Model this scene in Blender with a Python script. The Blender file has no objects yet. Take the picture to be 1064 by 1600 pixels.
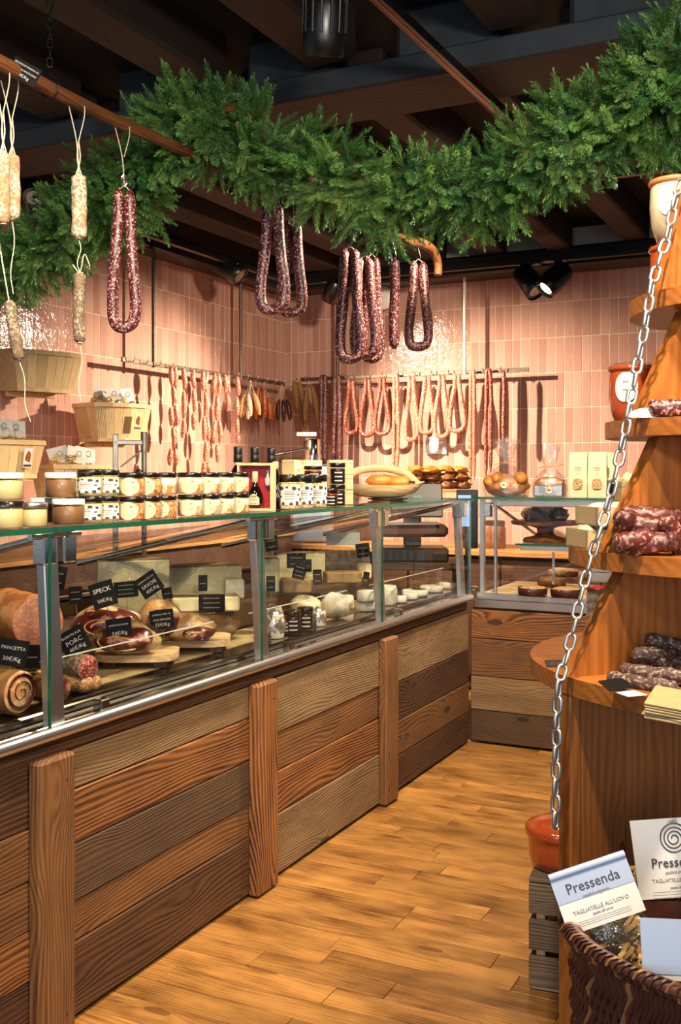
import bpy, math, random
from mathutils import Vector, Matrix, noise
random.seed(7)
PI = math.pi
SC = bpy.context.scene
COL = SC.collection

# ------------------------------------------------------------------ camera
F_PX, CX, HY, CAM_H = 1611.0, 532.0, 737.0, 1.4
YAW = math.atan2(803.0, F_PX)
cam_d = bpy.data.cameras.new('camera')
cam = bpy.data.objects.new('camera', cam_d); COL.objects.link(cam)
cam.location = (0, 0, CAM_H); cam.rotation_euler = (PI/2, 0, YAW)
cam_d.sensor_fit = 'VERTICAL'; cam_d.sensor_height = 36.0
cam_d.lens = 36.0*F_PX/1600.0
cam_d.shift_y = (HY-800.0)/1600.0
cam_d.clip_start = 0.05; cam_d.clip_end = 60
SC.camera = cam

# ------------------------------------------------------------------ world, lamps, exposure
w = bpy.data.worlds.new('world'); SC.world = w; w.use_nodes = True
w.node_tree.nodes['Background'].inputs[0].default_value = (0.62, 0.72, 0.86, 1)
w.node_tree.nodes['Background'].inputs[1].default_value = 0.3
SC.view_settings.view_transform = 'Standard'; SC.view_settings.look = 'None'
SC.view_settings.exposure = 0.0; SC.view_settings.gamma = 1.0
SC.view_settings.use_curve_mapping = False
SC.cycles.use_denoising = True
SC.cycles.max_bounces = 8; SC.cycles.transparent_max_bounces = 24
SC.cycles.diffuse_bounces = 4; SC.cycles.glossy_bounces = 4; SC.cycles.transmission_bounces = 6
SC.cycles.caustics_reflective = False; SC.cycles.caustics_refractive = False
SC.cycles.sample_clamp_indirect = 4.0

WARM = (1.0, 0.80, 0.58)
def spot(name, loc, target, power, angle, blend=0.6, radius=0.04, col=WARM):
    l = bpy.data.lights.new(name, 'SPOT'); l.energy = power; l.color = col
    l.spot_size = math.radians(angle); l.spot_blend = blend; l.shadow_soft_size = radius
    o = bpy.data.objects.new(name, l); COL.objects.link(o); o.location = loc
    o.rotation_euler = (Vector(target)-Vector(loc)).to_track_quat('-Z', 'Y').to_euler()
    return o
def area(name, loc, target, power, sx, sy, col):
    l = bpy.data.lights.new(name, 'AREA'); l.energy = power; l.color = col
    l.shape = 'RECTANGLE'; l.size = sx; l.size_y = sy
    o = bpy.data.objects.new(name, l); COL.objects.link(o); o.location = loc
    o.rotation_euler = (Vector(target)-Vector(loc)).to_track_quat('-Z', 'Y').to_euler()
    return o
# wall washers on the perimeter track: one beside each tiled wall, crossing over
spot('spot_to_back_wall', (-3.62, 5.0, 2.62), (-2.05, 6.85, 1.12), 1150, 68, 0.9, 0.035)
spot('spot_to_left_wall', (-1.88, 6.0, 2.44), (-3.9, 5.05, 1.22), 930, 70, 1.0, 0.035)
spot('fill_spot_corner', (-1.17, 3.75, 2.68), (-3.7, 6.8, 2.0), 400, 50, 1.0, 0.09)  # added fill, not on the perimeter track: lifts the dark wall corner
# assumed spots over the shop floor, no fixtures modelled for them
spot('spot_counter_front', (0.5, 1.3, 2.85), (-1.8, 3.0, 0.4), 330, 80, 0.8, 0.10)
spot('spot_floor', (-0.3, 3.3, 2.8), (-1.15, 4.5, 0.0), 410, 88, 0.8, 0.08)
spot('fill_spot_back_counter', (-0.95, 3.7, 2.68), (-1.25, 5.2, 0.8), 370, 76, 0.8, 0.05)  # added fill spot to brighten the goods on the back counter
spot('spot_case', (-1.15, 3.85, 2.69), (-2.2, 3.3, 0.9), 370, 95, 0.9, 0.05)
spot('spot_case_near', (-1.2, 1.4, 2.75), (-2.2, 2.4, 0.9), 280, 80, 0.9, 0.05)
spot('spot_tree', (-0.46, 1.25, 2.80), (-0.30, 2.1, 1.1), 245, 80, 0.6, 0.04)
spot('fill_spot_garland', (0.4, 0.2, 2.2), (-1.3, 3.0, 2.4), 190, 75, 0.9, 0.12, (1, .9, .76))  # fill spot on no track, low by the viewer, brightens the garland
# cool area lamp as daylight from an assumed, unseen shop window behind the viewer
area('assumed_window_daylight', (0.6, -3.0, 1.7), (-1.2, 3.0, 1.5), 110, 3.4, 2.2, (0.75, 0.87, 1.0))

# ------------------------------------------------------------------ pixel -> room helpers (plane intersections)
_c, _s = math.cos(YAW), math.sin(YAW)
def ray(px, py):
    r = (px-CX)/F_PX; u = (HY-py)/F_PX
    return Vector((-_s+r*_c, _c+r*_s, u))
CAMP = Vector((0, 0, CAM_H))
def on_x(px, py, x): d = ray(px, py); return CAMP+d*(x/d.x)
def on_y(px, py, y): d = ray(px, py); return CAMP+d*(y/d.y)
def on_z(px, py, z): d = ray(px, py); return CAMP+d*((z-CAM_H)/d.z)
def on_d(px, py, t): return CAMP+ray(px, py)*t
def depth(p): return -_s*p[0]+_c*p[1]
def px2m(n, p): return n*depth(p)/F_PX
def proj(p):
    f = depth(p); r = _c*p[0]+_s*p[1]
    return CX+F_PX*r/f, HY-F_PX*(p[2]-CAM_H)/f

# ------------------------------------------------------------------ mesh helpers
class MB:
    def __init__(s): s.v = []; s.f = []; s.m = []
    def mark(s): return len(s.v)
    def xf(s, start, M):
        for i in range(start, len(s.v)): s.v[i] = M @ Vector(s.v[i])
        return s
    def face(s, idx, m=0): s.f.append(idx); s.m.append(m)
    def box(s, lo, hi, b=0.0, m=0):
        (x0, y0, z0), (x1, y1, z1) = lo, hi
        n = len(s.v)
        if b <= 0:
            s.v += [Vector(p) for p in ((x0,y0,z0),(x1,y0,z0),(x1,y1,z0),(x0,y1,z0),(x0,y0,z1),(x1,y0,z1),(x1,y1,z1),(x0,y1,z1))]
            for q in ((0,3,2,1),(4,5,6,7),(0,1,5,4),(1,2,6,5),(2,3,7,6),(3,0,4,7)): s.face([n+i for i in q], m)
            return s
        b = min(b, (x1-x0)*.45, (y1-y0)*.45, (z1-z0)*.45)
        ids = {}
        for sx in (0, 1):
            for sy in (0, 1):
                for sz in (0, 1):
                    X, Y, Z = (x0, x1)[sx], (y0, y1)[sy], (z0, z1)[sz]
                    ix, iy, iz = (b, -b)[sx], (b, -b)[sy], (b, -b)[sz]
                    for a, p in enumerate(((X, Y+iy, Z+iz), (X+ix, Y, Z+iz), (X+ix, Y+iy, Z))):
                        ids[sx, sy, sz, a] = len(s.v); s.v.append(Vector(p))
        I = lambda *k: ids[k]
        for e in (0, 1):
            q = [I(e,0,0,0), I(e,1,0,0), I(e,1,1,0), I(e,0,1,0)]; s.face(q if e else q[::-1], m)
            q = [I(0,e,0,1), I(1,e,0,1), I(1,e,1,1), I(0,e,1,1)]; s.face(q[::-1] if e else q, m)
            q = [I(0,0,e,2), I(1,0,e,2), I(1,1,e,2), I(0,1,e,2)]; s.face(q if e else q[::-1], m)
        for a in (0, 1):
            for c in (0, 1):
                q = [I(a,c,0,0), I(a,c,1,0), I(a,c,1,1), I(a,c,0,1)]; s.face(q if (a ^ c) else q[::-1], m)
                q = [I(a,0,c,0), I(a,1,c,0), I(a,1,c,2), I(a,0,c,2)]; s.face(q[::-1] if (a ^ c) else q, m)
                q = [I(0,a,c,1), I(1,a,c,1), I(1,a,c,2), I(0,a,c,2)]; s.face(q if (a ^ c) else q[::-1], m)
        for sx in (0, 1):
            for sy in (0, 1):
                for sz in (0, 1):
                    q = [I(sx,sy,sz,0), I(sx,sy,sz,1), I(sx,sy,sz,2)]
                    s.face(q if (sx+sy+sz) % 2 == 1 else q[::-1], m)
        return s
    def tube(s, pts, r, n=8, closed=False, caps=True, m=0, flat=1.0):
        pts = [Vector(p) for p in pts]; k = len(pts)
        R = r if callable(r) else (lambda t: r)
        T = []
        for i in range(k):
            a = pts[i-1] if (i > 0 or closed) else pts[i]
            b = pts[(i+1) % k] if (i < k-1 or closed) else pts[i]
            d = b-a; T.append(d.normalized() if d.length > 1e-9 else Vector((0, 0, 1)))
        up = Vector((0, 0, 1)) if abs(T[0].z) < .9 else Vector((1, 0, 0))
        N = (up-T[0]*up.dot(T[0])).normalized()
        base = len(s.v)
        for i in range(k):
            N = N-T[i]*N.dot(T[i])
            N = N.normalized() if N.length > 1e-6 else T[i].orthogonal().normalized()
            B = T[i].cross(N); rr = R(i/max(1, k-1))
            for j in range(n):
                a = 2*PI*j/n; s.v.append(pts[i]+N*(math.cos(a)*rr)+B*(math.sin(a)*rr*flat))
        for i in range(k if closed else k-1):
            i2 = (i+1) % k
            for j in range(n):
                j2 = (j+1) % n
                s.face([base+i*n+j, base+i*n+j2, base+i2*n+j2, base+i2*n+j], m)
        if caps and not closed:
            s.face([base+j for j in range(n)][::-1], m)
            s.face([base+(k-1)*n+j for j in range(n)], m)
        return s
    def lathe(s, prof, n=20, c=(0, 0, 0), m=0, caps=True, a0=0.0, a1=2*PI):
        base = len(s.v); k = len(prof); c = Vector(c)
        for r, z in prof:
            for j in range(n):
                a = 2*PI*j/n; s.v.append(c+Vector((r*math.cos(a), r*math.sin(a), z)))
        for i in range(k-1):
            for j in range(n):
                j2 = (j+1) % n
                s.face([base+i*n+j, base+i*n+j2, base+(i+1)*n+j2, base+(i+1)*n+j], m)
        if caps:
            s.face([base+j for j in range(n)][::-1], m); s.face([base+(k-1)*n+j for j in range(n)], m)
        return s
    def prism(s, poly, z0, z1, m=0, axis='z'):
        base = len(s.v); k = len(poly)
        put = {'z': lambda x, y, z: Vector((x, y, z)), 'y': lambda x, y, z: Vector((x, z, y)), 'x': lambda x, y, z: Vector((z, x, y))}[axis]
        for z in (z0, z1):
            for x, y in poly: s.v.append(put(x, y, z))
        s.face([base+i for i in range(k)][::-1], m); s.face([base+k+i for i in range(k)], m)
        for i in range(k):
            j = (i+1) % k; s.face([base+i, base+j, base+k+j, base+k+i], m)
        return s
    def blob(s, c, rad, seed=0, amp=.15, f=3.0, n=14, k=9, m=0, flatb=None):
        # lumpy ellipsoid
        base = len(s.v); c = Vector(c); o = Vector((seed*7.3, seed*3.1, seed*1.7))
        for i in range(k+1):
            th = PI*i/k
            for j in range(n):
                a = 2*PI*j/n
                d = Vector((math.sin(th)*math.cos(a), math.sin(th)*math.sin(a), math.cos(th)))
                q = 1+amp*noise.noise(d*f*.5+o)*1.6
                p = Vector((d.x*rad[0]*q, d.y*rad[1]*q, d.z*rad[2]*q))
                if flatb is not None: p.z = max(p.z, -flatb)
                s.v.append(c+p)
        for i in range(k):
            for j in range(n):
                j2 = (j+1) % n
                s.face([base+i*n+j, base+(i+1)*n+j, base+(i+1)*n+j2, base+i*n+j2], m)
        return s
    def build(s, name, mats, parent=None, loc=None, rot=None, smooth=True, angle=62):
        me = bpy.data.meshes.new(name)
        me.from_pydata([tuple(v) for v in s.v], [], s.f)
        for mm in (mats if isinstance(mats, (list, tuple)) else [mats]): me.materials.append(mm)
        me.polygons.foreach_set('material_index', s.m)
        if smooth:
            me.polygons.foreach_set('use_smooth', [True]*len(s.f))
            try: me.set_sharp_from_angle(angle=math.radians(angle))
            except Exception: pass
        me.update()
        return put(name, me, parent, loc, rot)

def put(name, me, parent=None, loc=None, rot=None):
    o = bpy.data.objects.new(name, me); COL.objects.link(o)
    if parent is not None: o.parent = parent
    if loc is not None: o.location = loc
    if rot is not None: o.rotation_euler = rot
    return o
def wpart(o, parent):          # mesh in world coordinates parented to an unrotated thing
    o.parent = parent; o.matrix_parent_inverse = Matrix.Translation(-Vector(parent.location)); return o
def thing(name, label, cat, loc=(0, 0, 0), rot=(0, 0, 0), group=None):
    o = bpy.data.objects.new(name, None); COL.objects.link(o); o.empty_display_size = .05
    o.location = loc; o.rotation_euler = rot if isinstance(rot, (tuple, list)) else (0, 0, rot)
    return tag(o, label, cat, group)
def tag(o, label, cat, group=None):
    o['label'] = label; o['category'] = cat
    if group: o['group'] = group
    return o
def structure(o): o['kind'] = 'structure'; return o
def stuff(o): o['kind'] = 'stuff'; return o
def dup(root, loc, rot=None, label=None):
    r = root.copy(); COL.objects.link(r); r.location = loc
    if rot is not None: r.rotation_euler = rot
    if label: r['label'] = label
    for ch in list(root.children):
        c = ch.copy(); COL.objects.link(c); c.parent = r
        for g in list(ch.children):
            d = g.copy(); COL.objects.link(d); d.parent = c
    return r
def spl(P, n=8, closed=False):
    P = [Vector(p) for p in P]; out = []; k = len(P)
    for i in range(k if closed else k-1):
        p0 = P[i-1] if (i > 0 or closed) else P[0]*2-P[1]
        p1 = P[i]; p2 = P[(i+1) % k]
        p3 = P[(i+2) % k] if (i < k-2 or closed) else P[-1]*2-P[-2]
        for j in range(n):
            t = j/n
            out.append(.5*((2*p1)+(p2-p0)*t+(2*p0-5*p1+4*p2-p3)*t*t+(3*p1-p0-3*p2+p3)*t**3))
    if not closed: out.append(P[-1])
    return out
def Rz(a): return Matrix.Rotation(a, 4, 'Z')
def Rx(a): return Matrix.Rotation(a, 4, 'X')
def Ry(a): return Matrix.Rotation(a, 4, 'Y')
def Tr(*p): return Matrix.Translation(Vector(p) if len(p) == 3 else p[0])
_txt = {}
def text_mesh(s, size, mat, extr=.0003, align='CENTER'):
    key = (s, round(size, 5), mat.name)
    if key not in _txt:
        cu = bpy.data.curves.new('t', 'FONT'); cu.body = s; cu.size = size; cu.align_x = align; cu.align_y = 'CENTER'
        cu.extrude = extr; cu.resolution_u = 2; cu.space_line = .95
        ob = bpy.data.objects.new('t', cu)
        me = bpy.data.meshes.new_from_object(ob); bpy.data.objects.remove(ob)
        me.materials.clear(); me.materials.append(mat); _txt[key] = me
    return _txt[key]

# ------------------------------------------------------------------ materials
def lin(h):
    h = h.lstrip('#'); v = [int(h[i:i+2], 16)/255 for i in (0, 2, 4)]
    return tuple((x/12.92 if x <= .04045 else ((x+.055)/1.055)**2.4) for x in v)+(1.0,)
class NT:
    def __init__(s, name):
        s.mat = bpy.data.materials.new(name); s.mat.use_nodes = True
        s.t = s.mat.node_tree; s.p = s.t.nodes['Principled BSDF']; s.out = s.t.nodes['Material Output']
    def n(s, typ, **kw):
        nd = s.t.nodes.new(typ)
        for k, v in kw.items():
            if k.startswith('i_'):
                key = k[2:]; key = int(key) if key.isdigit() else key
                s.set(nd.inputs[key], v)
            else: setattr(nd, k, v)
        return nd
    def set(s, inp, v):
        if isinstance(v, bpy.types.NodeSocket): s.t.links.new(v, inp)
        else: inp.default_value = v
    def math(s, op, a, b=0.0, c=None):
        nd = s.t.nodes.new('ShaderNodeMath'); nd.operation = op
        s.set(nd.inputs[0], a); s.set(nd.inputs[1], b)
        if c is not None: s.set(nd.inputs[2], c)
        return nd.outputs[0]
    def mix(s, f, a, b):
        nd = s.t.nodes.new('ShaderNodeMix'); nd.data_type = 'RGBA'
        s.set(nd.inputs[0], f); s.set(nd.inputs[6], a); s.set(nd.inputs[7], b); return nd.outputs[2]
    def ramp(s, f, stops):
        nd = s.t.nodes.new('ShaderNodeValToRGB'); s.set(nd.inputs[0], f); cr = nd.color_ramp
        while len(cr.elements) < len(stops): cr.elements.new(.5)
        for e, (p, c) in zip(cr.elements, stops): e.position = p; e.color = c if len(c) == 4 else (*c, 1)
        return nd.outputs[0]
    def coord(s, which='Object'): return s.n('ShaderNodeTexCoord').outputs[which]
    def rnd(s): return s.n('ShaderNodeObjectInfo').outputs['Random']
    def scaled(s, v, sc, off=None):
        m = s.n('ShaderNodeMapping'); s.set(m.inputs[0], v); m.inputs[3].default_value = sc
        if off is not None: s.set(m.inputs[1], off)
        return m.outputs[0]
    def noise(s, v, scale, detail=2.0, rough=.5, dist=0.0):
        nd = s.n('ShaderNodeTexNoise'); s.set(nd.inputs['Vector'], v); nd.inputs['Scale'].default_value = scale
        nd.inputs['Detail'].default_value = detail; nd.inputs['Roughness'].default_value = rough; nd.inputs['Distortion'].default_value = dist
        return nd.outputs[0]
    def bump(s, h, strength, dist=.002):
        b = s.n('ShaderNodeBump'); b.inputs['Strength'].default_value = strength; b.inputs['Distance'].default_value = dist
        s.set(b.inputs['Height'], h); s.set(s.p.inputs['Normal'], b.outputs[0])
    def fin(s, col=None, rough=None, metal=None, spec=None, coat=None):
        if col is not None: s.set(s.p.inputs['Base Color'], col)
        if rough is not None: s.set(s.p.inputs['Roughness'], rough)
        if metal is not None: s.p.inputs['Metallic'].default_value = metal
        if spec is not None: s.p.inputs['Specular IOR Level'].default_value = spec
        if coat is not None: s.p.inputs['Coat Weight'].default_value = coat
        return s.mat
def plain(name, hexc, rough=.6, metal=0.0, spec=None, coat=None, vary=.12, scale=30.0, bump=0.0):
    t = NT(name); c = lin(hexc)
    if vary > 0:
        f = t.noise(t.coord(), scale, 3)
        lo = tuple(x*(1-vary) for x in c[:3])+(1,); hi = tuple(min(1, x*(1+vary)) for x in c[:3])+(1,)
        col = t.ramp(f, [(.3, lo), (.7, hi)])
        if bump: t.bump(f, bump)
    else: col = c
    return t.fin(col, rough, metal, spec, coat)
def wood(name, dark, light, contrast=1.0, freq=16.0, rough=.62, bump=.5, knots=1.0, wobble=1.0, tone=.18, blotch=.6, upright=False):
    # local x along the grain, z across
    t = NT(name); rnd = t.rnd()
    off = t.n('ShaderNodeCombineXYZ'); t.set(off.inputs[0], t.math('MULTIPLY', rnd, 37.0)); t.set(off.inputs[2], t.math('MULTIPLY', rnd, 11.0))
    co = t.coord()
    if upright:
        sp_ = t.n('ShaderNodeSeparateXYZ'); t.set(sp_.inputs[0], co); cb_ = t.n('ShaderNodeCombineXYZ')
        t.set(cb_.inputs[0], sp_.outputs[2]); t.set(cb_.inputs[1], sp_.outputs[1]); t.set(cb_.inputs[2], sp_.outputs[0]); co = cb_.outputs[0]
    v = t.n('ShaderNodeVectorMath', operation='ADD'); t.set(v.inputs[0], co); t.set(v.inputs[1], off.outputs[0]); v = v.outputs[0]
    broad = t.noise(t.scaled(v, (1.1, 5, 6)), 1.0, 1.5, .45)
    fine = t.noise(t.scaled(v, (7, 60, 170)), 1.0, 4, .65)
    vor = t.n('ShaderNodeTexVoronoi', feature='SMOOTH_F1'); t.set(vor.inputs['Vector'], t.scaled(v, (2.2, .01, 6.5))); vor.inputs['Scale'].default_value = 1.0
    kd = vor.outputs['Distance']
    kn = t.math('POWER', 2.718, t.math('MULTIPLY', t.math('MULTIPLY', kd, kd), -20.0))
    xyz = t.n('ShaderNodeSeparateXYZ'); t.set(xyz.inputs[0], v)
    ph = t.math('ADD', xyz.outputs[2], t.math('MULTIPLY', broad, .13*wobble))
    ph = t.math('ADD', ph, t.math('MULTIPLY', kn, .055*knots))
    ph = t.math('ADD', ph, t.math('MULTIPLY', xyz.outputs[1], .6))
    ph = t.math('ADD', ph, t.math('MULTIPLY', fine, .004))
    sn = t.math('SINE', t.math('MULTIPLY', ph, freq*2*PI))
    g = t.math('MULTIPLY_ADD', sn, .5, .5)
    gm = t.noise(t.scaled(v, (2.5, 12, 22)), 1.0, 2, .5)
    g = t.math('MULTIPLY', t.math('POWER', g, 1.3), t.math('MULTIPLY_ADD', gm, 1.5, .1))
    g2 = t.math('ADD', t.math('MULTIPLY', g, .56*contrast), t.math('MULTIPLY', fine, .75))
    blot = t.noise(t.scaled(v, (4, 9, 9)), 1.0, 3, .55)
    g2 = t.math('ADD', g2, t.math('MULTIPLY', t.math('SUBTRACT', blot, .5), blotch))
    col = t.ramp(g2, [(.2, lin(light)), (.95, lin(dark))])
    d2 = tuple(x*.35 for x in lin(dark)[:3])+(1,)
    kmask = t.math('MULTIPLY', t.math('GREATER_THAN', kn, .84), .8*min(1.0, knots))
    col = t.mix(kmask, col, d2)
    hv = t.n('ShaderNodeHueSaturation'); t.set(hv.inputs['Color'], col)
    t.set(hv.inputs['Value'], t.math('MULTIPLY_ADD', rnd, 2*tone, 1-tone))
    t.bump(t.math('ADD', t.math('MULTIPLY', g, -.6), t.math('MULTIPLY', fine, -.7)), bump, .003)
    return t.fin(hv.outputs[0], rough)
def meat(name, base, fat, scale=90.0, thr=.52, rough=.42, bump=.5, dark=None):
    t = NT(name); co = t.coord(); rnd = t.rnd()
    v = t.n('ShaderNodeVectorMath', operation='ADD'); t.set(v.inputs[0], co); t.set(v.inputs[1], rnd); v = v.outputs[0]
    a = t.noise(v, scale*1.9, 2.0, .55); b = t.noise(v, scale*.3, 2, .5)
    col = t.ramp(a, [(thr-.04, lin(base)), (thr+.05, lin(fat))])
    if dark: col = t.mix(t.math('MULTIPLY', t.ramp(b, [(.42, (0, 0, 0, 1)), (.62, (1, 1, 1, 1))]), .75), col, lin(dark))
    t.bump(t.math('ADD', a, t.math('MULTIPLY', b, 2.0)), bump, .003)
    return t.fin(col, rough)
def glass(name, tint=(1, 1, 1), refl=1.0, rough=.0, ior=1.45):
    t = NT(name); t.t.nodes.remove(t.p)
    tr = t.n('ShaderNodeBsdfTransparent'); tr.inputs[0].default_value = (*tint, 1)
    gl = t.n('ShaderNodeBsdfGlossy'); gl.inputs['Roughness'].default_value = rough
    fr = t.n('ShaderNodeFresnel'); fr.inputs[0].default_value = ior
    mx = t.n('ShaderNodeMixShader'); bf = t.n('ShaderNodeNewGeometry').outputs['Backfacing']
    t.set(mx.inputs[0], t.math('MULTIPLY', t.math('MULTIPLY', fr.outputs[0], refl), t.math('SUBTRACT', 1.0, bf)))
    t.set(mx.inputs[1], tr.outputs[0]); t.set(mx.inputs[2], gl.outputs[0]); t.set(t.out.inputs[0], mx.outputs[0])
    return t.mat
def film(name, amount=.10):
    # crinkled cellophane
    t = NT(name); t.t.nodes.remove(t.p)
    tr = t.n('ShaderNodeBsdfTransparent'); tr.inputs[0].default_value = (.97, .96, .94, 1)
    gl = t.n('ShaderNodeBsdfGlossy'); gl.inputs['Roughness'].default_value = .08
    b = t.n('ShaderNodeBump'); b.inputs['Strength'].default_value = 1.0; b.inputs['Distance'].default_value = .01
    t.set(b.inputs['Height'], t.noise(t.coord(), 45, 3, .6, .8)); t.set(gl.inputs['Normal'], b.outputs[0])
    mx = t.n('ShaderNodeMixShader'); mx.inputs[0].default_value = amount
    t.set(mx.inputs[1], tr.outputs[0]); t.set(mx.inputs[2], gl.outputs[0]); t.set(t.out.inputs[0], mx.outputs[0])
    return t.mat
def emit(name, col, strength):
    t = NT(name); t.p.inputs['Emission Color'].default_value = col; t.p.inputs['Emission Strength'].default_value = strength
    return t.fin(col, .5)

M = {}
M['w_grey'] = wood('weathered_grey_wood', '#46321c', '#8c6f4a', .55, 95, .85, .5)
M['w_grey2'] = wood('weathered_dark_grey_wood', '#2c1d10', '#5a422a', .6, 105, .85, .5)
M['w_orange'] = wood('striped_orange_wood', '#38190a', '#9c6430', 1.0, 70, .7, .6, 1.2, 1.3)
M['w_brown'] = wood('reclaimed_brown_wood', '#42240d', '#85592e', .75, 85, .75, .5, 1.2)
M['w_dark'] = wood('reclaimed_dark_wood', '#221207', '#5a381b', .8, 80, .75, .6, 1.2)
M['w_floor'] = wood('worn_floor_wood', '#4e2c0e', '#a8783e', .35, 62, .34, .12, .6, 1.2, .2, 1.7)
M['w_tree'] = wood('honey_stained_wood', '#6a350d', '#a8662a', .5, 48, .36, .12, 1.0, 1.0, .08)
M['w_pole'] = wood('hand_cut_pole_wood', '#3c1f0c', '#8e562a', .8, 90, .6, .6, .3)
M['w_pale'] = wood('pale_basket_wood', '#b4884e', '#e6c894', .4, 120, .65, .3, .2, .6, .08)
M['w_slat'] = wood('pale_chip_wood', '#b4884e', '#e6c894', .4, 120, .65, .3, .2, .6, .12, .6, True)
M['w_tray'] = wood('pale_carved_wood', '#b98a50', '#e8c99a', .5, 60, .5, .15, .4)
M['w_crate'] = wood('weathered_crate_wood', '#3b3128', '#7d6c58', .6, 110, .85, .6, .3)
M['w_beam'] = wood('dark_stained_beam_wood', '#140b07', '#2e1b15', .5, 40, .75, .4, .3)
M['w_dkin'] = wood('walnut_kitchen_wood', '#2a160a', '#54331a', .6, 60, .55, .2, .2)
M['w_top'] = wood('oak_worktop_wood', '#8c5a28', '#c79254', .5, 60, .5, .15, .2)
M['black'] = plain('black_paint', '#0d0d0e', .3, vary=.2)
M['beam_grey'] = plain('daylit_grey_beam', '#2b3034', .7, vary=.35, scale=9, bump=.4)  # cool daylight on the beam front put into this blue-grey
M['ceil'] = plain('near_black_ceiling', '#120b09', .85, vary=.3, scale=6)
M['steel'] = plain('brushed_steel', '#d2d2d0', .33, 1.0, vary=.06, scale=12)
M['chrome'] = plain('chrome', '#d8d4cc', .12, 1.0, vary=0)
M['galv'] = plain('galvanised_chain_steel', '#b4b6b2', .38, .9, vary=.2, scale=60)
M['iron'] = plain('dark_rusted_iron', '#5d5148', .5, .7, vary=.3, scale=60)
M['glass'] = glass('clear_case_glass', (.985, .99, .985), .9)
M['glass_top'] = glass('counter_top_glass', (.9, .95, .92), 1.0)
M['glass_jar'] = glass('jar_glass', (.97, .97, .95), .8)
M['gedge'] = plain('green_glass_edge', '#125039', .15, vary=.2, scale=3, coat=.5)
M['film'] = film('cellophane', .24)
M['film2'] = film('shrink_wrap_film', .12)
M['paper'] = plain('white_paper', '#d8d5cf', .75, vary=.03)
M['paper_blue'] = plain('pale_blue_card', '#a3b1ca', .6, vary=.05, scale=8)
M['kraft'] = plain('beige_kraft_paper', '#ab9267', .8, vary=.06)
M['kraft2'] = plain('cream_paper_bag', '#d9c49d', .7, vary=.05)
M['cream'] = plain('cream_label', '#d6c89c', .6, vary=.03)
M['carton'] = plain('cream_carton', '#d8c28e', .65, vary=.05)
M['ink'] = plain('dark_ink', '#3a342e', .6, vary=0)
M['ink_grey'] = plain('grey_ink', '#8d867c', .6, vary=0)
M['chalk'] = plain('white_lettering', '#c9c4ba', .6, vary=0)
M['slate'] = plain('black_price_plate', '#0c0b0b', .7, vary=.15, spec=.2)
M['lid_black'] = plain('black_jar_lid', '#17130f', .25, vary=.1, coat=.3)
M['lid_white'] = plain('white_jar_lid', '#e9e5da', .35, vary=.03)
M['cheese'] = plain('pale_cheese_paste', '#e6d6a4', .55, vary=.08, scale=14)
M['rind'] = plain('grey_brown_rind', '#7d6440', .8, vary=.35, scale=28, bump=.5)
M['rind_w'] = plain('white_bloomy_rind', '#d9d0b8', .85, vary=.18, scale=40, bump=.4)
M['rind_b'] = plain('brown_cheese_rind', '#8a5f31', .75, vary=.3, scale=18, bump=.4)
M['terra'] = plain('glazed_terracotta', '#a9481f', .18, vary=.15, scale=12, coat=.6)
M['twine'] = plain('cotton_string', '#bfb399', .9, vary=.1)
M['wicker'] = plain('dark_willow_wicker', '#4a261c', .5, vary=.5, scale=25)
M['wicker2'] = plain('light_willow_wicker', '#8a5c36', .5, vary=.4, scale=25)
M['pasta'] = plain('dried_pasta', '#d0ab5e', .55, vary=.15, scale=20)
M['bread'] = plain('golden_bread_crust', '#b5732c', .5, vary=.4, scale=18, bump=.5)
M['bread_d'] = plain('dark_bread_crust', '#7a4a22', .6, vary=.5, scale=30, bump=.6)
M['choc'] = plain('chocolate_cake', '#3a1d10', .45, vary=.4, scale=40, bump=.5)
M['nut'] = meat('chopped_nut_topping', '#7a4a24', '#d9b581', 130, .5, .6)
M['red'] = plain('red_satin_lining', '#a80d14', .5, vary=.1)
M['wine'] = plain('dark_bottle_glass', '#120606', .08, vary=0, coat=.6)
M['plastic'] = plain('black_plastic', '#15130f', .4, vary=.1)
M['screen'] = emit('blue_screen', (.25, .45, .9, 1), .25)
M['dough'] = plain('pale_cream_dough', '#e2d3ae', .6, vary=.08, scale=30)
M['salami_w'] = meat('white_mould_sausage_skin', '#75654f', '#b3a48c', 60, .48, .8, .5, '#8a5a34')
M['salami_g'] = meat('grey_mould_sausage_skin', '#5a4c3c', '#9a8a72', 70, .52, .8, .6, '#5c4630')
M['s_dark'] = meat('dark_red_sausage', '#421016', '#b98c82', 80, .58, .38, .5)
M['s_red'] = meat('red_sausage', '#6a1c12', '#cf8e70', 80, .57, .38, .4)
M['s_pink'] = meat('pink_fresh_sausage', '#a8402a', '#e6ab8c', 80, .53, .38, .4)
M['s_tan'] = meat('tan_sausage', '#a4703c', '#d8ac74', 80, .5, .5, .4)
M['s_wht'] = meat('whitish_sausage', '#b58c6c', '#e8d0b4', 90, .48, .5, .4)
M['s_org'] = meat('smoked_orange_sausage', '#8a3c10', '#bb6a26', 60, .55, .35, .4)
M['s_blk'] = meat('black_smoked_sausage', '#2a100c', '#5c2c20', 70, .62, .35, .4)
M['s_olive'] = meat('herb_coated_sausage', '#6a4c22', '#a07c42', 120, .5, .7, .6)
M['s_mar'] = meat('marbled_short_sausage', '#5a231c', '#bb8c7e', 60, .57, .42, .5, '#3a1512')
M['s_grey'] = meat('grey_dry_sausage', '#45302a', '#94806f', 85, .57, .6, .5)
M['ham_fat'] = meat('ham_fat', '#b98a58', '#dcbd8c', 18, .5, .35, .4, '#b97a4a')
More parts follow.
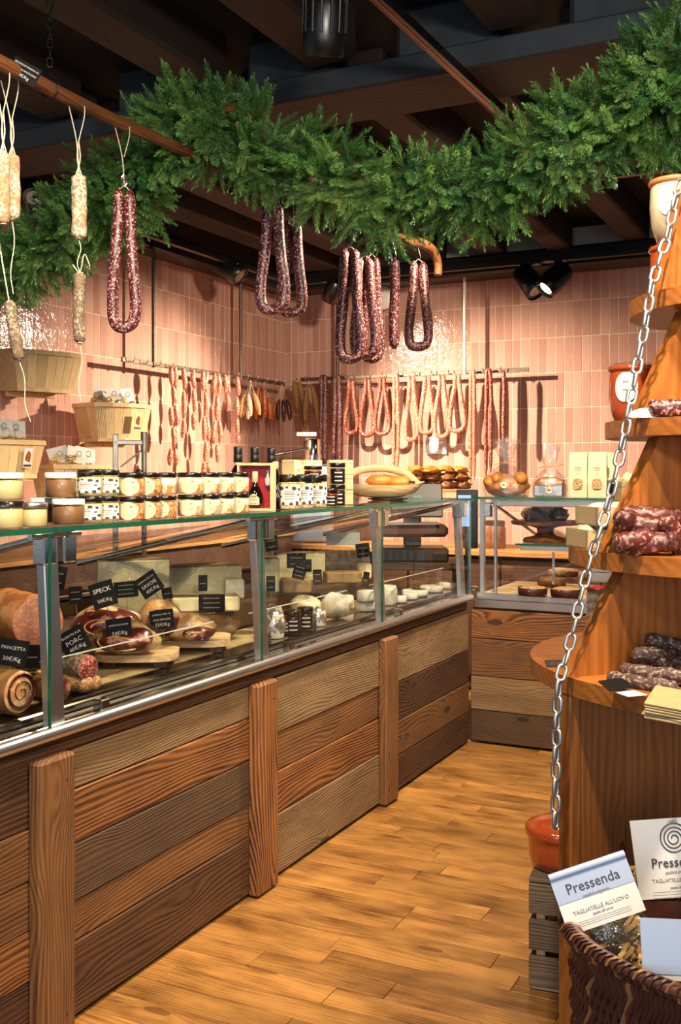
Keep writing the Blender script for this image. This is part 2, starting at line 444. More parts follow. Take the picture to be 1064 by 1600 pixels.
M['ham_lean'] = meat('cured_ham_lean', '#5a2018', '#b5806a', 14, .60, .28, .4, '#3c140e')
M['ham_pale'] = meat('cooked_ham_skin', '#b0602f', '#d58a4c', 10, .5, .35, .3)
M['mort'] = meat('pale_pink_cut_face', '#a8684e', '#c08468', 60, .55, .45, .2)
M['salami_cut'] = meat('cut_salami_face', '#8e2c22', '#dba692', 120, .55, .45, .2)
M['needle'] = None

# ------------------------------------------------------------------ needles, tile, grout materials
def needle_mat():
    t = NT('fir_needles'); rnd = t.rnd(); isl = t.n('ShaderNodeNewGeometry').outputs['Random Per Island']
    f = t.math('FRACT', t.math('ADD', rnd, t.math('MULTIPLY', isl, .35)))
    col = t.ramp(f, [(0, lin('#2f5e30')), (.35, lin('#55883c')), (.7, lin('#86ad58')), (1, lin('#4a8050'))])
    t.p.inputs['Subsurface Weight'].default_value = 0.0
    return t.fin(col, .42)
M['needle'] = needle_mat()
def tile_mat():
    t = NT('rose_glazed_tile'); rnd = t.rnd(); isl = t.n('ShaderNodeNewGeometry').outputs['Random Per Island']
    f = t.math('FRACT', t.math('ADD', rnd, isl))
    wn = t.noise(t.coord(), 9, 3, .6)
    f2 = t.math('ADD', t.math('MULTIPLY', f, .7), t.math('MULTIPLY', wn, .35))
    col = t.ramp(f2, [(.1, lin('#a5796a')), (.5, lin('#b28878')), (.9, lin('#bf9788'))])
    v = t.n('ShaderNodeVectorMath', operation='ADD'); t.set(v.inputs[0], t.coord()); t.set(v.inputs[1], t.math('MULTIPLY', rnd, 9.0))
    t.bump(t.noise(v.outputs[0], 26, 2.5, .6), .55, .006)
    return t.fin(col, t.math('MULTIPLY_ADD', wn, .12, .06), spec=.16)
M['tile'] = tile_mat()
M['grout'] = plain('pale_grout', '#e3cdbb', .85, vary=.06)
M['plaster'] = plain('warm_plaster_wall', '#8d6f5c', .85, vary=.1, scale=8)

XC, YB = -1.78, 5.07          # front of the long counter, front of the back counter
XW, YW = -3.92, 6.90          # tiled walls
# ------------------------------------------------------------------ floor
fl = structure(MB().box((-4.2, -3.2, -.06), (1.9, 7.0, -.016)).build('floor', plain('dark_floor_bed', '#2a1706', .8), smooth=False))
random.seed(3)
PWID = .096; pm = {}
y = 1.35; row = 0; npl = 0
while y < 5.2:
    x = -1.95-random.random()*.5
    while x < .9:
        L = random.choice((.42, .55, .68, .85, .6))
        key = round(L, 2)
        if key not in pm:
            b = MB().box((-L/2+.0008, -.008, -PWID/2+.0007), (L/2-.0008, .008, PWID/2-.0007), .0012)
            o = b.build('plank', M['w_floor'], fl, smooth=False); pm[key] = o.data
        else: o = put('plank', pm[key], fl)
        o.location = (x+L/2, y+PWID/2, -.008+random.uniform(-.0006, .0006)); o.rotation_euler = (PI/2, 0, 0)
        x += L; npl += 1
    y += PWID; row += 1
rest = MB()
for (x0, x1, y0, y1) in ((-4.2, 1.9, -3.2, 1.35), (-4.2, -2.45, 1.35, 7.0), (-2.45, 1.9, 5.215, 7.0), (1.75, 1.9, 1.35, 5.2)):
    rest.box((x0, y0, -.016), (x1, y1, -.0012))
stuff(rest.build('floor_boards_beyond', M['w_floor'], fl, smooth=False))

# ------------------------------------------------------------------ walls with tiles
wl = structure(MB().box((XW-.2, 2.0, 0), (XW-.0002, YW+.2, 3.1)).build('wall_left', M['grout'], smooth=False))
wb = structure(MB().box((XW-.0002, YW+.0002, 0), (1.9, YW+.2, 3.1)).build('wall_back', M['grout'], smooth=False))
wr_ = MB()      # right wall with an assumed, unseen window that gives the steel posts cool reflections
for lo, hi in (((1.7, 2.4, 0), (1.9, 6.9, .75)), ((1.7, 2.4, 2.55), (1.9, 6.9, 3.1)), ((1.7, 2.4, .75), (1.9, 4.0, 2.55)), ((1.7, 6.7, .75), (1.9, 6.9, 2.55))): wr_.box(lo, hi)
structure(wr_.build('wall_right', M['plaster'], smooth=False))
wn_ = structure(MB().box((1.80, 4.0, .75), (1.806, 6.7, 2.55)).build('assumed_window_1', M['glass'], smooth=False))  # assumed pane, added out of view
for lo, hi in (((1.77, 4.0, .75), (1.84, 6.7, .81)), ((1.77, 4.0, 2.49), (1.84, 6.7, 2.55)), ((1.77, 4.0, .81), (1.84, 4.06, 2.49)), ((1.77, 6.64, .81), (1.84, 6.7, 2.49)), ((1.77, 5.32, .81), (1.84, 5.38, 2.49))):
    MB().box(lo, hi, .004).build('assumed_window_frame', M['black'], wn_, smooth=False)
TW, TH = .0602, .2385
tb = MB().box((-TW/2+.0016, -.0016, -TH/2+.0016), (TW/2-.0016, .004, TH/2-.0016), .0012)
tile_me = tb.build('tile', M['tile'], smooth=False); tmesh = tile_me.data; bpy.data.objects.remove(tile_me)
def tile_wall(parent, spots, rz):
    random.seed(11)
    def key(p):
        q = proj(p); inf = 0 <= q[0] <= 1064 and 380 < q[1] < 760
        return (0 if inf else 1, -q[1] if False else depth(p))
    spots.sort(key=key)
    far = MB()
    for i, p in enumerate(spots):
        rot = (random.uniform(-.006, .006), random.uniform(-.002, .002), rz+random.uniform(-.012, .012))
        if i < 300: put('tile', tmesh, parent, p, rot)
        else:
            st = far.mark(); far.v += [v.co.copy() for v in tmesh.vertices]
            for pl in tmesh.polygons: far.face([st+k for k in pl.vertices])
            far.xf(st, Tr(p) @ Rz(rot[2]) @ Rx(rot[0]))
    stuff(far.build('tile_field', M['tile'], parent, smooth=False))
rows = [1.594-.2385/2+k*TH for k in range(-2, 6)]
tile_wall(wb, [Vector((XW+TW*(i+.5), YW, z)) for i in range(56) for z in rows], 0)
tile_wall(wl, [Vector((XW, YW-TW*(i+.5), z)) for i in range(62) for z in rows], PI/2)

# ------------------------------------------------------------------ ceiling, beams and joists
ce = structure(MB().box((-4.2, -3.2, 3.04), (1.9, 7.1, 3.12)).build('ceiling', M['ceil'], smooth=False))
random.seed(5)
for i in range(14):
    x = -4.0+i*.44+random.uniform(-.03, .03); wd = .17+random.uniform(-.02, .02)
    b = MB(); n = 7; ys = [3.62+(6.72-3.62)*k/(n-1) for k in range(n)]
    b.box((0, 0, 0), (ys[-1]-ys[0], .0001+wd, .19), .012)
    o = b.build('joist', M['w_beam'], ce, smooth=False)
    o.rotation_euler = (0, 0, PI/2+random.uniform(-.012, .012)); o.location = (x+wd, 3.62, 2.85+random.uniform(0, .02))
for i in range(9):
    x = -3.6+i*.62+random.uniform(-.04, .04); wd = .2
    b = MB().box((0, 0, 0), (3.3, wd, .2), .015)
    b.build('joist', M['w_beam'], ce, (x+wd, 0.0, 2.86), (0, 0, PI/2), smooth=False)
# grey-faced cross beam near the viewer: a wide flange board with block infill above it
bm = structure(MB().box((-4.2, 3.28, 2.75), (1.9, 3.60, 2.84), .008).build('trim_1', M['beam_grey'], smooth=False))
bm.data.materials.append(M['w_beam'])
for p in bm.data.polygons:
    if p.normal.z < -.5: p.material_index = 1
for i in range(10):
    x = -3.75+i*.62
    MB().box((x-.19, 3.36, 2.84), (x+.19, 3.55, 3.04), .02).build('infill_block', M['beam_grey'], bm, smooth=False)
bb = MB().box((XW-.02, 6.66, 2.735), (1.7, 6.91, 2.87), .015); bb.box((XW-.02, 3.6, 2.735), (XW+.16, 6.66, 2.86), .015)
structure(bb.build('trim_2', M['black'], smooth=False))

# ------------------------------------------------------------------ wood-clad counters
def plank_front(parent, a, b, zs, mats, horizontal_axis, plane, thick=.028):
    for i in range(len(zs)-1):
        z1, z0 = zs[i], zs[i+1]; L = b-a
        jit = random.uniform(0, .006)
        o = MB().box((-L/2, -thick/2, -(z1-z0)/2+.0015), (L/2, thick/2, (z1-z0)/2-.0015), .003).build('plank', M[mats[i]], None, smooth=False)
        if horizontal_axis == 'y': o.location = (plane-thick/2-.004+jit, (a+b)/2, (z0+z1)/2); o.rotation_euler = (random.uniform(-.004, .004), 0, PI/2)
        else: o.location = ((a+b)/2, plane+thick/2+.004-jit, (z0+z1)/2)
        wpart(o, parent)
random.seed(21)
ct = thing('wood_clad_counter', 'long counter clad in reclaimed horizontal planks below the sausage and cheese case', 'counter', (-2.2, 3.0, 0))
plank_front(ct, .6, 1.93, (.70, .537, .411, .29, .17, .012), ('w_dark', 'w_brown', 'w_brown', 'w_orange', 'w_dark'), 'y', XC)
plank_front(ct, 1.98, 2.92, (.692, .588, .45, .303, .2, .012), ('w_grey', 'w_orange', 'w_grey2', 'w_brown', 'w_dark'), 'y', XC)
plank_front(ct, 2.98, 3.96, (.69, .5, .366, .22, .012), ('w_grey', 'w_brown', 'w_orange', 'w_grey'), 'y', XC)
plank_front(ct, 4.06, 5.06, (.69, .481, .312, .162, .012), ('w_grey', 'w_dark', 'w_brown', 'w_dark'), 'y', XC)
for (y0, y1, mt) in ((1.885, 2.015, 'w_brown'), (2.893, 3.028, 'w_orange'), (3.925, 4.105, 'w_brown')):
    L = .695; wd = y1-y0
    if y0 > 3.9: wd = .13; y1 = y0+wd
    o = MB().box((-L/2, -.02, -wd/2), (L/2, .02, wd/2), .007).build('post', M[mt], None, smooth=False)
    o.location = (XC+.018, (y0+y1)/2, L/2+.006); o.rotation_euler = (0, -PI/2, PI/2); wpart(o, ct)
    for zz in (.64, .06):
        s = MB().lathe([(.0035, 0), (.0035, .0015), (.001, .002)], 8, (0, 0, 0)).build('screw_head', M['iron'], None)
        s.rotation_euler = (0, PI/2, 0); s.location = (XC+.038, y1-.035, zz); wpart(s, ct)
wpart(MB().box((-2.62, .6, .06), (XC-.036, 5.06, .70)).build('carcass', M['w_dkin'], None, smooth=False), ct)
o = MB().box((-2.3, -.02, -.026), (2.2, .02, .026), .003).build('recessed_board', M['w_dark'], None, smooth=False)
o.location = (XC-.02, 2.83, .722); o.rotation_euler = (0, 0, PI/2); wpart(o, ct)

cb = thing('wood_clad_counter', 'shorter counter clad in brown planks across the back below the cake case', 'counter', (-.7, 5.4, 0))
plank_front(cb, XC+.006, .5, (.69, .541, .347, .174, .012), ('w_orange', 'w_brown', 'w_grey', 'w_grey2'), 'x', YB)
wpart(MB().box((XC+.006, YB+.036, .02), (.5, 5.78, .70)).build('carcass', M['w_dkin'], None, smooth=False), cb)
wpart(MB().box((XC+.02, YB+.01, .70), (.5, YB+.06, .742), .003).build('steel_plinth', M['steel'], None, smooth=False), cb)

# ------------------------------------------------------------------ long glass case
ZD = .79; ZT0, ZT1 = 1.252, 1.264
gc = thing('glass_display_case', 'long glass display case of cured meat and cheese on the plank counter', 'display case', (-2.2, 3.0, .75))
def gp(name, mb, mat, smooth=False, parent=gc): return wpart(mb.build(name, mat, None, smooth=smooth), parent)
gp('bottom_rail', MB().tube([(-1.765, .7, .756), (-1.765, 5.04, .756)], .017, 14), M['steel'], True)
gp('rail_strip', MB().box((-1.80, .7, .744), (-1.775, 5.04, .772), .002), M['chrome'])
gp('base_tray', MB().box((-2.60, .7, .744), (-1.80, 5.04, .766), .002), M['steel'])
gp('deck', MB().box((-2.60, .7, .768), (-1.84, 4.98, ZD), .004), plain('mirror_steel_deck', '#8f867a', .14, 1.0, vary=.1, scale=6))
gp('rear_panel', MB().box((-2.62, .7, .79), (-2.60, 5.0, .93), .002), plain('brown_case_back', '#6a5238', .4, vary=.1))
joints = [.93, 1.943, 2.954, 3.93, 5.03]
for a, b in zip(joints, joints[1:]):
    gp('front_pane', MB().box((-1.766, a+.002, .770), (-1.760, b-.002, ZT0-.004)), M['glass'])
    e = MB().box((-1.767, b-.0035, .770), (-1.7595, b+.0005, ZT0-.004))
    gp('pane_edge', e, M['gedge'])
    gp('top_pane', MB().box((-2.26, a+.002, ZT0), (-1.747, b-.002, ZT1)), M['glass_top'])
    gp('top_pane_edge', MB().box((-1.747, a+.001, ZT0-.0005), (-1.744, b-.001, ZT1+.0005)), M['gedge'])
    gp('rear_slider', MB().box((-2.612, a+.02, .93), (-2.606, b-.02, 1.23)), M['glass'])
    gp('slider_frame', MB().box((-2.622, a, 1.222), (-2.6, b, 1.25)).box((-2.622, a, .92), (-2.6, b, .94)), M['steel'])
gp('rear_top_shelf', MB().box((-2.64, .93, 1.236), (-2.27, 5.03, 1.248), .002), M['steel'])
for j in joints[:-1]+[4.93]:
    y0 = j+.02
    o = MB(); st = o.mark(); o.box((-.014, 0, 0), (.014, .052, .482), .003)
    o.xf(st, Tr(-1.792, y0, .768) @ Ry(-.055)); gp('post', o, M['steel'])
    gp('clamp_block', MB().box((-1.83, y0-.012, 1.168), (-1.79, y0+.035, 1.238), .004), M['chrome'])
    gp('clamp_block', MB().box((-1.83, y0+.062, 1.168), (-1.79, y0+.11, 1.238), .004), M['chrome'])
    gp('hinge_tube', MB().tube([(-1.80, y0-.05, 1.241), (-1.80, y0+.13, 1.241)], .0085, 10), M['chrome'], True)
    gp('support_arm', MB().tube([(-1.82, y0+.025, 1.235), (-2.58, y0+.02, 1.06)], .011, 8), M['chrome'], True)
    gp('glass_shoe', MB().box((-1.80, y0+.18, .77), (-1.768, y0+.215, .80), .003), M['chrome'])
# sloping inner pane under the top, low guard pane on the deck
for a, b in zip(joints[1:], joints[2:]):
    gp('inner_pane', MB().box((-.33, a+.06, -.002), (.33, b-.06, .002)).xf(0, Tr(-2.24, 0, 1.16) @ Ry(-.2)), M['glass'])
    gp('guard_pane', MB().box((-1.853, a+.06, ZD+.001), (-1.849, b-.16, ZD+.125)), M['glass'])
    gp('guard_pane_rim', MB().box((-1.8535, a+.06, ZD+.125), (-1.8485, b-.16, ZD+.1275)), plain('bright_glass_rim', '#cfd6cc', .2, vary=0, coat=.5))
# glass end wall toward the back counter
gp('end_pane', MB().box((-2.6, 5.03, .770), (-1.766, 5.036, ZT0)), M['glass'])

# ------------------------------------------------------------------ back glass case
g2 = thing('glass_display_case', 'glass cake case with an inner glass shelf on the back counter', 'display case', (-.7, 5.4, .75))
def gq(name, mb, mat, smooth=False): return gp(name, mb, mat, smooth, g2)
gq('bottom_rail', MB().box((XC+.03, YB+.005, .742), (.5, YB+.04, .775), .004), M['steel'])
gq('deck', MB().box((XC+.03, YB+.05, .742), (.5, 5.74, .765), .003), M['steel'])
gq('front_pane', MB().box((XC+.05, YB+.02, .777), (.5, YB+.026, 1.255)), M['glass'])
gq('side_pane', MB().box((XC+.03, YB+.03, .777), (XC+.036, 5.72, 1.255)), M['glass'])
gq('top_pane', MB().box((XC+.01, YB+.003, 1.258), (.5, 5.55, 1.270)), M['glass_top'])
gq('top_pane_edge', MB().box((XC+.01, YB-.001, 1.2575), (.5, YB+.003, 1.2705)), M['gedge'])
gq('inner_shelf', MB().box((XC+.2, YB+.14, 1.018), (.5, 5.6, 1.026)), M['glass_top'])
gq('inner_shelf_edge', MB().box((XC+.2, YB+.137, 1.0175), (.5, YB+.14, 1.0265)), M['gedge'])
gq('shelf_light_bar', MB().box((XC+.22, YB+.16, .992), (.5, YB+.2, 1.016), .003), M['steel'])
gq('top_light_bar', MB().box((XC+.09, YB+.06, 1.222), (.5, YB+.10, 1.254), .004), M['steel'])
gq('post', MB().box((XC+.04, YB+.035, .77), (XC+.066, YB+.06, 1.255), .003), M['steel'])
gq('post', MB().box((XC+.115, YB+.045, .77), (XC+.13, YB+.06, 1.255), .003), M['steel'])
gq('clamp_block', MB().box((XC+.035, YB+.04, 1.165), (XC+.10, YB+.075, 1.24), .004), M['chrome'])
gq('support_arm', MB().tube([(XC+.10, YB+.06, 1.24), (XC+.22, YB+.45, 1.06)], .009, 8), M['chrome'], True)
gq('glass_shoe', MB().box((XC+.27, YB+.028, .775), (XC+.31, YB+.05, .80), .003), M['chrome'])
gq('wood_tray', MB().box((XC+.06, YB+.06, .768), (.5, 5.7, .778), .003), M['w_tray'])
gq('cooling_unit', MB().box((XC+.5, 5.6, .80), (.5, 5.72, .95), .006), M['steel'])
gr = MB()
for i in range(30): gr.box((XC+.55+i*.045, 5.594, .88), (XC+.575+i*.045, 5.601, .935))
gq('vent_grille', gr, M['black'])
gq('inner_frame', MB().box((XC+.4, YB+.12, .778), (XC+.41, YB+.13, .99)).box((XC+.4, YB+.12, .895), (.5, YB+.13, .9)), M['chrome'])

# ------------------------------------------------------------------ kitchen bench behind the counters
kb = thing('back_worktop', 'oak worktop on dark cabinets running along the tiled back wall', 'worktop', (-2.0, 6.5, 0))
o = MB().box((-1.9, -.018, -.32), (1.9, .018, .32), .004).build('worktop', M['w_top'], None, smooth=False)
o.location = (-2.0, 6.54, .885); o.rotation_euler = (PI/2, 0, 0); wpart(o, kb)
for i in range(6):
    wpart(MB().box((-3.88+i*.63, 6.26, .1), (-3.88+i*.63+.62, 6.28, .85), .004).build('cabinet_door', M['w_dkin'], None, smooth=False), kb)
wpart(MB().box((-3.88, 6.285, .02), (-.1, 6.86, .862)).build('cabinet_body', M['w_dkin'], None, smooth=False), kb)
kl = thing('back_worktop', 'worktop under the hanging baskets along the left tiled wall', 'worktop', (-3.65, 4.2, 0))
o = MB().box((-1.9, -.018, -.24), (1.9, .018, .24), .004).build('worktop', M['w_top'], None, smooth=False)
o.location = (-3.655, 4.28, .985); o.rotation_euler = (PI/2, 0, PI/2); wpart(o, kl)
wpart(MB().box((-3.9, 2.4, .02), (-3.44, 6.15, .962)).build('cabinet_body', M['w_dkin'], None, smooth=False), kl)

# ------------------------------------------------------------------ rails with hooks on the tiled walls
XR, YR, ZR = XW+.16, YW-.16, 2.05
def rail(label, along_x, a, b, hangers, z):
    cx = ((a+b)/2, YR, z) if along_x else (XR, (a+b)/2, z)
    t = thing('sausage_rail', label, 'rail', cx)
    P = (lambda u, off, zz: Vector((u, YR+off, zz))) if along_x else (lambda u, off, zz: Vector((XR-off, u, zz)))
    lo, hi = (P(a, -.006, z-.013), P(b, .006, z+.013))
    l2 = [min(lo[i], hi[i]) for i in range(3)]; h2 = [max(lo[i], hi[i]) for i in range(3)]
    wpart(MB().box(l2, h2, .002).build('bar', M['iron'], None, smooth=False), t)
    for h, mt in hangers:
        wpart(MB().tube([P(h, .0, z-.02), P(h, .0, 2.74)], .012, 8).build('hanger', mt, None), t)
    hk = MB().tube(spl([(0, -.012, -.004), (0, -.03, -.012), (0, -.045, .002), (0, -.05, .022)], 4), .0032, 6)
    me = None; n = int((b-a)/.125)
    for i in range(n):
        u = a+.06+i*.125
        if me is None: o = hk.build('hook', M['chrome'], None); me = o.data
        else: o = put('hook', me)
        o.location = P(u, 0, z); o.rotation_euler = (0, 0, 0 if along_x else PI/2); wpart(o, t)
    return t
rail('steel sausage rail with hooks on the left tiled wall', False, 4.73, 6.62, ((5.032, M['iron']), (6.011, M['iron'])), 2.045)
rail('steel sausage rail with hooks on the back tiled wall', True, -3.69, -1.95, ((-3.386, M['iron']), (-2.404, M['lid_white'])), 2.085)

def lump(r, seed, amp=.12, f=9.0, ends=True):
    def R(t):
        e = 1.0
        if ends:
            d = min(t, 1-t)*14
            if d < 1: e = .25+.75*math.sqrt(max(0, d*(2-d)))
        return r*e*(1+amp*noise.noise(Vector((t*f, seed*3.7, 0))))
    return R
def loop_pts(wd, L, r, seed=0, asym=0.0):
    rnd = random.Random(seed); g = r*.95
    P = [(-g, 0, -.01), (-g*1.05, .0, -L*.22), (-wd*.34, rnd.uniform(-.01, .01), -L*.5), (-wd*.47, 0, -L*.76), (-wd*.40, 0, -L*.92),
         (0, rnd.uniform(-.006, .006), -L+r), (wd*.40, 0, -L*.91), (wd*.47, 0, -L*.75), (wd*.33, rnd.uniform(-.01, .01), -L*.48), (g*1.05, 0, -L*.2), (g, 0, -.015-asym)]
    return spl(P, 5)
def s_hook(parent, z0, z1, mat='chrome'):
    MB().tube(spl([(.008, 0, z1-.012), (0, 0, z1), (-.008, 0, z1-.012), (0, 0, (z0+z1)/2), (.008, 0, z0+.012), (0, 0, z0), (-.008, 0, z0+.01)], 4), .0022, 5).build('hook', M[mat], parent)
def sausage_loop(p, wd, L, r, mat, label, rz=0.0, group=None, seed=0, hook=.03, name='sausage_loop'):
    t = thing(name, label, 'sausage', p, rz, group)
    MB().tube(loop_pts(wd, L, r, seed), lump(r, seed), 10).build('sausage', M[mat], t)
    MB().tube([(-r*.8, 0, -.016), (0, 0, -.002), (r*.8, 0, -.016)], .0016, 5).build('string', M['twine'], t)
    if hook: s_hook(t, -.006, hook)
    return t
def sausage_pair(p, L, r, mat, label, rz=0.0, seed=0, group=None, gap=1.0):
    # one long sausage folded over the hook, both legs hanging straight
    t = thing('folded_sausage', label, 'sausage', p, rz, group); rnd = random.Random(seed)
    k = [rnd.uniform(-.006, .006) for _ in range(6)]
    P = [(-r*gap*1.1, 0, -L), (-r*gap*1.2+k[0], 0, -L*.6), (-r*gap+k[1], 0, -L*.25), (-r*.8, 0, -.02), (0, 0, -.002), (r*.8, 0, -.02), (r*gap+k[2], 0, -L*.25), (r*gap*1.2+k[3], 0, -L*.6), (r*gap*1.1, 0, -L*.96)]
    MB().tube(spl(P, 6), lump(r, seed), 9).build('sausage', M[mat], t)
    return t
def link_string(p, lens, r, mat, label, rz=0.0, seed=0, group=None, double=False):
    t = thing('sausage_string', label, 'sausage', p, rz, group); rnd = random.Random(seed)
    z = -.005
    for i, L in enumerate(lens):
        for s in ((-1, 1) if (double and i % 2 == 0) else (0,)):
            x0 = s*r*.8+rnd.uniform(-.004, .004); x1 = x0+rnd.uniform(-.008, .008); bow = rnd.uniform(-.012, .012)
            pts = spl([(x0, 0, z), (x0+bow*.7, 0, z-L*.3), (x1+bow, 0, z-L*.65), (x1, 0, z-L+.004)], 4)
            MB().tube(pts, lambda tt, q=rnd.random(): r*max(.22, math.sin(PI*min(max(tt, .02), .98))**.38)*(1+.08*noise.noise(Vector((tt*6, q*50, 0)))), 9).build('link', M[mat], t)
        z -= L
    return t
ZH = .03
# --- left wall rail: strings of fresh pink sausages
LW = [(270, 727, (.11, .12, .11, .12, .1), 's_pink', 'second'), (287, 684, (.12, .15, .1), 's_pink', ''), (302, 672, (.1, .12, .09), 's_pink', ''),
      (321, 742, (.11, .13, .13, .11, .07), 's_pink', ''), (339, 722, (.12, .14, .13, .1), 's_pink', ''), (354, 642, (.1, .1), 's_pink', ''), (371, 693, (.12, .12, .1, .06), 's_pink', '')]
nth = ['first', 'second', 'third', 'fourth', 'fifth', 'sixth', 'seventh']
for i, (px, yb, lens, mt, _) in enumerate(LW):
    p = on_x(px, 575, XR+.045); zt = 2.045+.002; zb = on_x(px, yb, XR+.045).z
    k = (zt-zb)/sum(lens)
    link_string((p.x, p.y, zt), [l*k for l in lens], .0175, mt, 'pale pink string of sausages, %s from the left on the left wall rail' % nth[i], PI/2-.4, i, 'pink sausage strings on the left rail', double=(i in (0, 3, 4, 5)))
# --- bunches of small sausages in the corner
def bunch(p, items, label, seed, name='sausage_bunch'):
    t = thing(name, label, 'sausage bunch', p, .5); rnd = random.Random(seed)
    hk_ = Rz(-.5) @ (Vector((-.05, 0, .006)) if seed < 4 else Vector((0, .05, .0)))
    MB().tube([(0, 0, -.01), (0, 0, .004), hk_], .003, 5).build('hook', M['chrome'], t)
    MB().tube([(0, 0, 0), (.0, 0, -.05)], .002, 5).build('string', M['twine'], t)
    for (x, y, z0, L, r, mt, lean) in items:
        pts = spl([(x*.3, y*.3, -.03), (x*.7, y, z0), (x+lean*.5, y, z0-L*.5), (x+lean, y, z0-L)], 5)
        MB().tube(spl([(x*.8, y, z0), (x+lean*.6, y-.004, z0-L*.5), (x+lean, y, z0-L)], 6), lambda tt, q=rnd.random(): r*max(.25, math.sin(PI*min(max(tt, .03), .97))**.35)*(1+.1*noise.noise(Vector((tt*5, q*40, 0)))), 9).build('link', M[mt], t)
        MB().tube([(0, 0, -.02), (x*.8, y, z0+.004)], .0013, 4).build('string', M['twine'], t)
    return t
p = on_x(392, 595, XR+.05)
bunch((p.x, p.y, 2.03), [(-.05, 0, -.10, .16, .02, 's_tan', -.02), (-.02, -.02, -.10, .15, .019, 's_wht', .02), (.025, -.01, -.09, .15, .02, 's_tan', .035), (-.03, .02, -.15, .10, .017, 's_wht', -.03), (-.01, -.015, -.17, .10, .017, 's_wht', -.01), (.05, .02, -.13, .13, .018, 's_blk', .01)], 'bunch of tan and whitish small sausages by the left wall corner', 1)
p = on_x(413, 597, XR+.05)
bunch((p.x, p.y, 2.03), [(-.045, 0, -.02, .24, .019, 's_org', -.015), (-.005, -.01, -.03, .22, .018, 's_org', .01), (.03, 0, -.11, .15, .017, 's_org', .01), (-.03, .02, -.16, .13, .017, 's_dark', 0)], 'bunch of smoked orange sausages next to the tan bunch', 2)
p = on_x(440, 598, XR+.05)
bunch((p.x, p.y, 2.04), [(-.05, 0, -.13, .14, .016, 's_org', -.012), (-.022, -.01, -.12, .15, .016, 's_blk', -.004), (.01, 0, -.12, .16, .016, 's_blk', .006), (.045, .005, -.12, .15, .017, 's_blk', .015)], 'bunch of blackish smoked sausages hanging in the wall corner', 3)
p = on_y(463, 590, YR-.05)
bunch((p.x, p.y, 2.085), [(-.02, 0, -.01, .21, .027, 's_olive', .03), (.02, -.01, -.02, .19, .026, 's_olive', .04), (.045, .01, -.20, .17, .024, 's_olive', .02)], 'bunch of olive herb-coated sausages, left of two on the back rail', 4)
p = on_y(483, 590, YR-.05)
bunch((p.x, p.y, 2.085), [(-.02, 0, -.07, .25, .023, 's_olive', -.01), (.025, -.01, -.05, .25, .023, 's_olive', .04), (.05, .01, -.22, .17, .022, 's_olive', .03)], 'bunch of olive herb-coated sausages with a white tag, right of two on the back rail', 5)
# --- back wall rail: stronger light towards the right put into paler sausage colours
R2 = .45
def by(px, y): return on_y(px, y, YR-.05)
def zof(px, y): return by(px, y).z
BW = [('pair', 505, 603, 790, 's_dark', .019, 'dark red folded sausage hanging longest beside the olive bunches'),
      ('pair', 527, 603, 790, 's_dark', .019, 'dark red folded sausage, second from the olive bunches'),
      ('loop', 549, 590, 680, 's_red', 22, 'red sausage loop, first of three reddish loops on the back rail'),
      ('loop', 574, 590, 684, 's_red', 24, 'red sausage loop, second of three reddish loops on the back rail'),
      ('loop', 597, 590, 682, 's_red', 24, 'red sausage loop, third of three reddish loops on the back rail'),
      ('pair', 618, 597, 735, 's_pink', .013, 'thin pale folded sausage between the red and pink loops'),
      ('loop', 643, 588, 691, 's_pink', 22, 'pale pink sausage loop, first of four on the back rail'),
      ('loop', 667, 587, 680, 's_pink', 22, 'pale pink sausage loop, second of four on the back rail'),
      ('loop', 690, 586, 686, 's_pink', 24, 'pale pink sausage loop, third of four, beside the white hanger'),
      ('loop', 714, 586, 677, 's_pink', 26, 'pale pink sausage loop, fourth of four, right of the white hanger'),
      ('pair', 738, 593, 757, 's_pink', .013, 'thin pale folded sausage right of the pink loops'),
      ('pair', 763, 592, 745, 's_red', .014, 'thin reddish folded sausage near the right end of the back rail'),
      ('one', 787, 592, 692, 's_red', .014, 'single dark red sausage stick at the right end of the back rail')]
for i, (kd, px, y0, y1, mt, r, lb) in enumerate(BW):
    p = by(px, y0); z0 = 2.088 if kd != 'x' else p.z; L = z0-zof(px, y1)
    rz = -.1+.3*((i*37) % 10)/10
    if kd == 'loop': sausage_loop((p.x, p.y, z0), px2m(r, p), L, .0165, mt, lb, rz, 'sausage loops on the back rail', i, hook=0)
    elif kd == 'pair': sausage_pair((p.x, p.y, z0), L, r, mt, lb, rz, i)
    else:
        t = thing('sausage_stick', lb, 'sausage', (p.x, p.y, z0), rz)
        MB().tube(spl([(0, 0, -.006), (.003, 0, -L*.3), (-.002, 0, -L*.7), (0, 0, -L)], 6), lump(r, i), 9).build('sausage', M[mt], t)

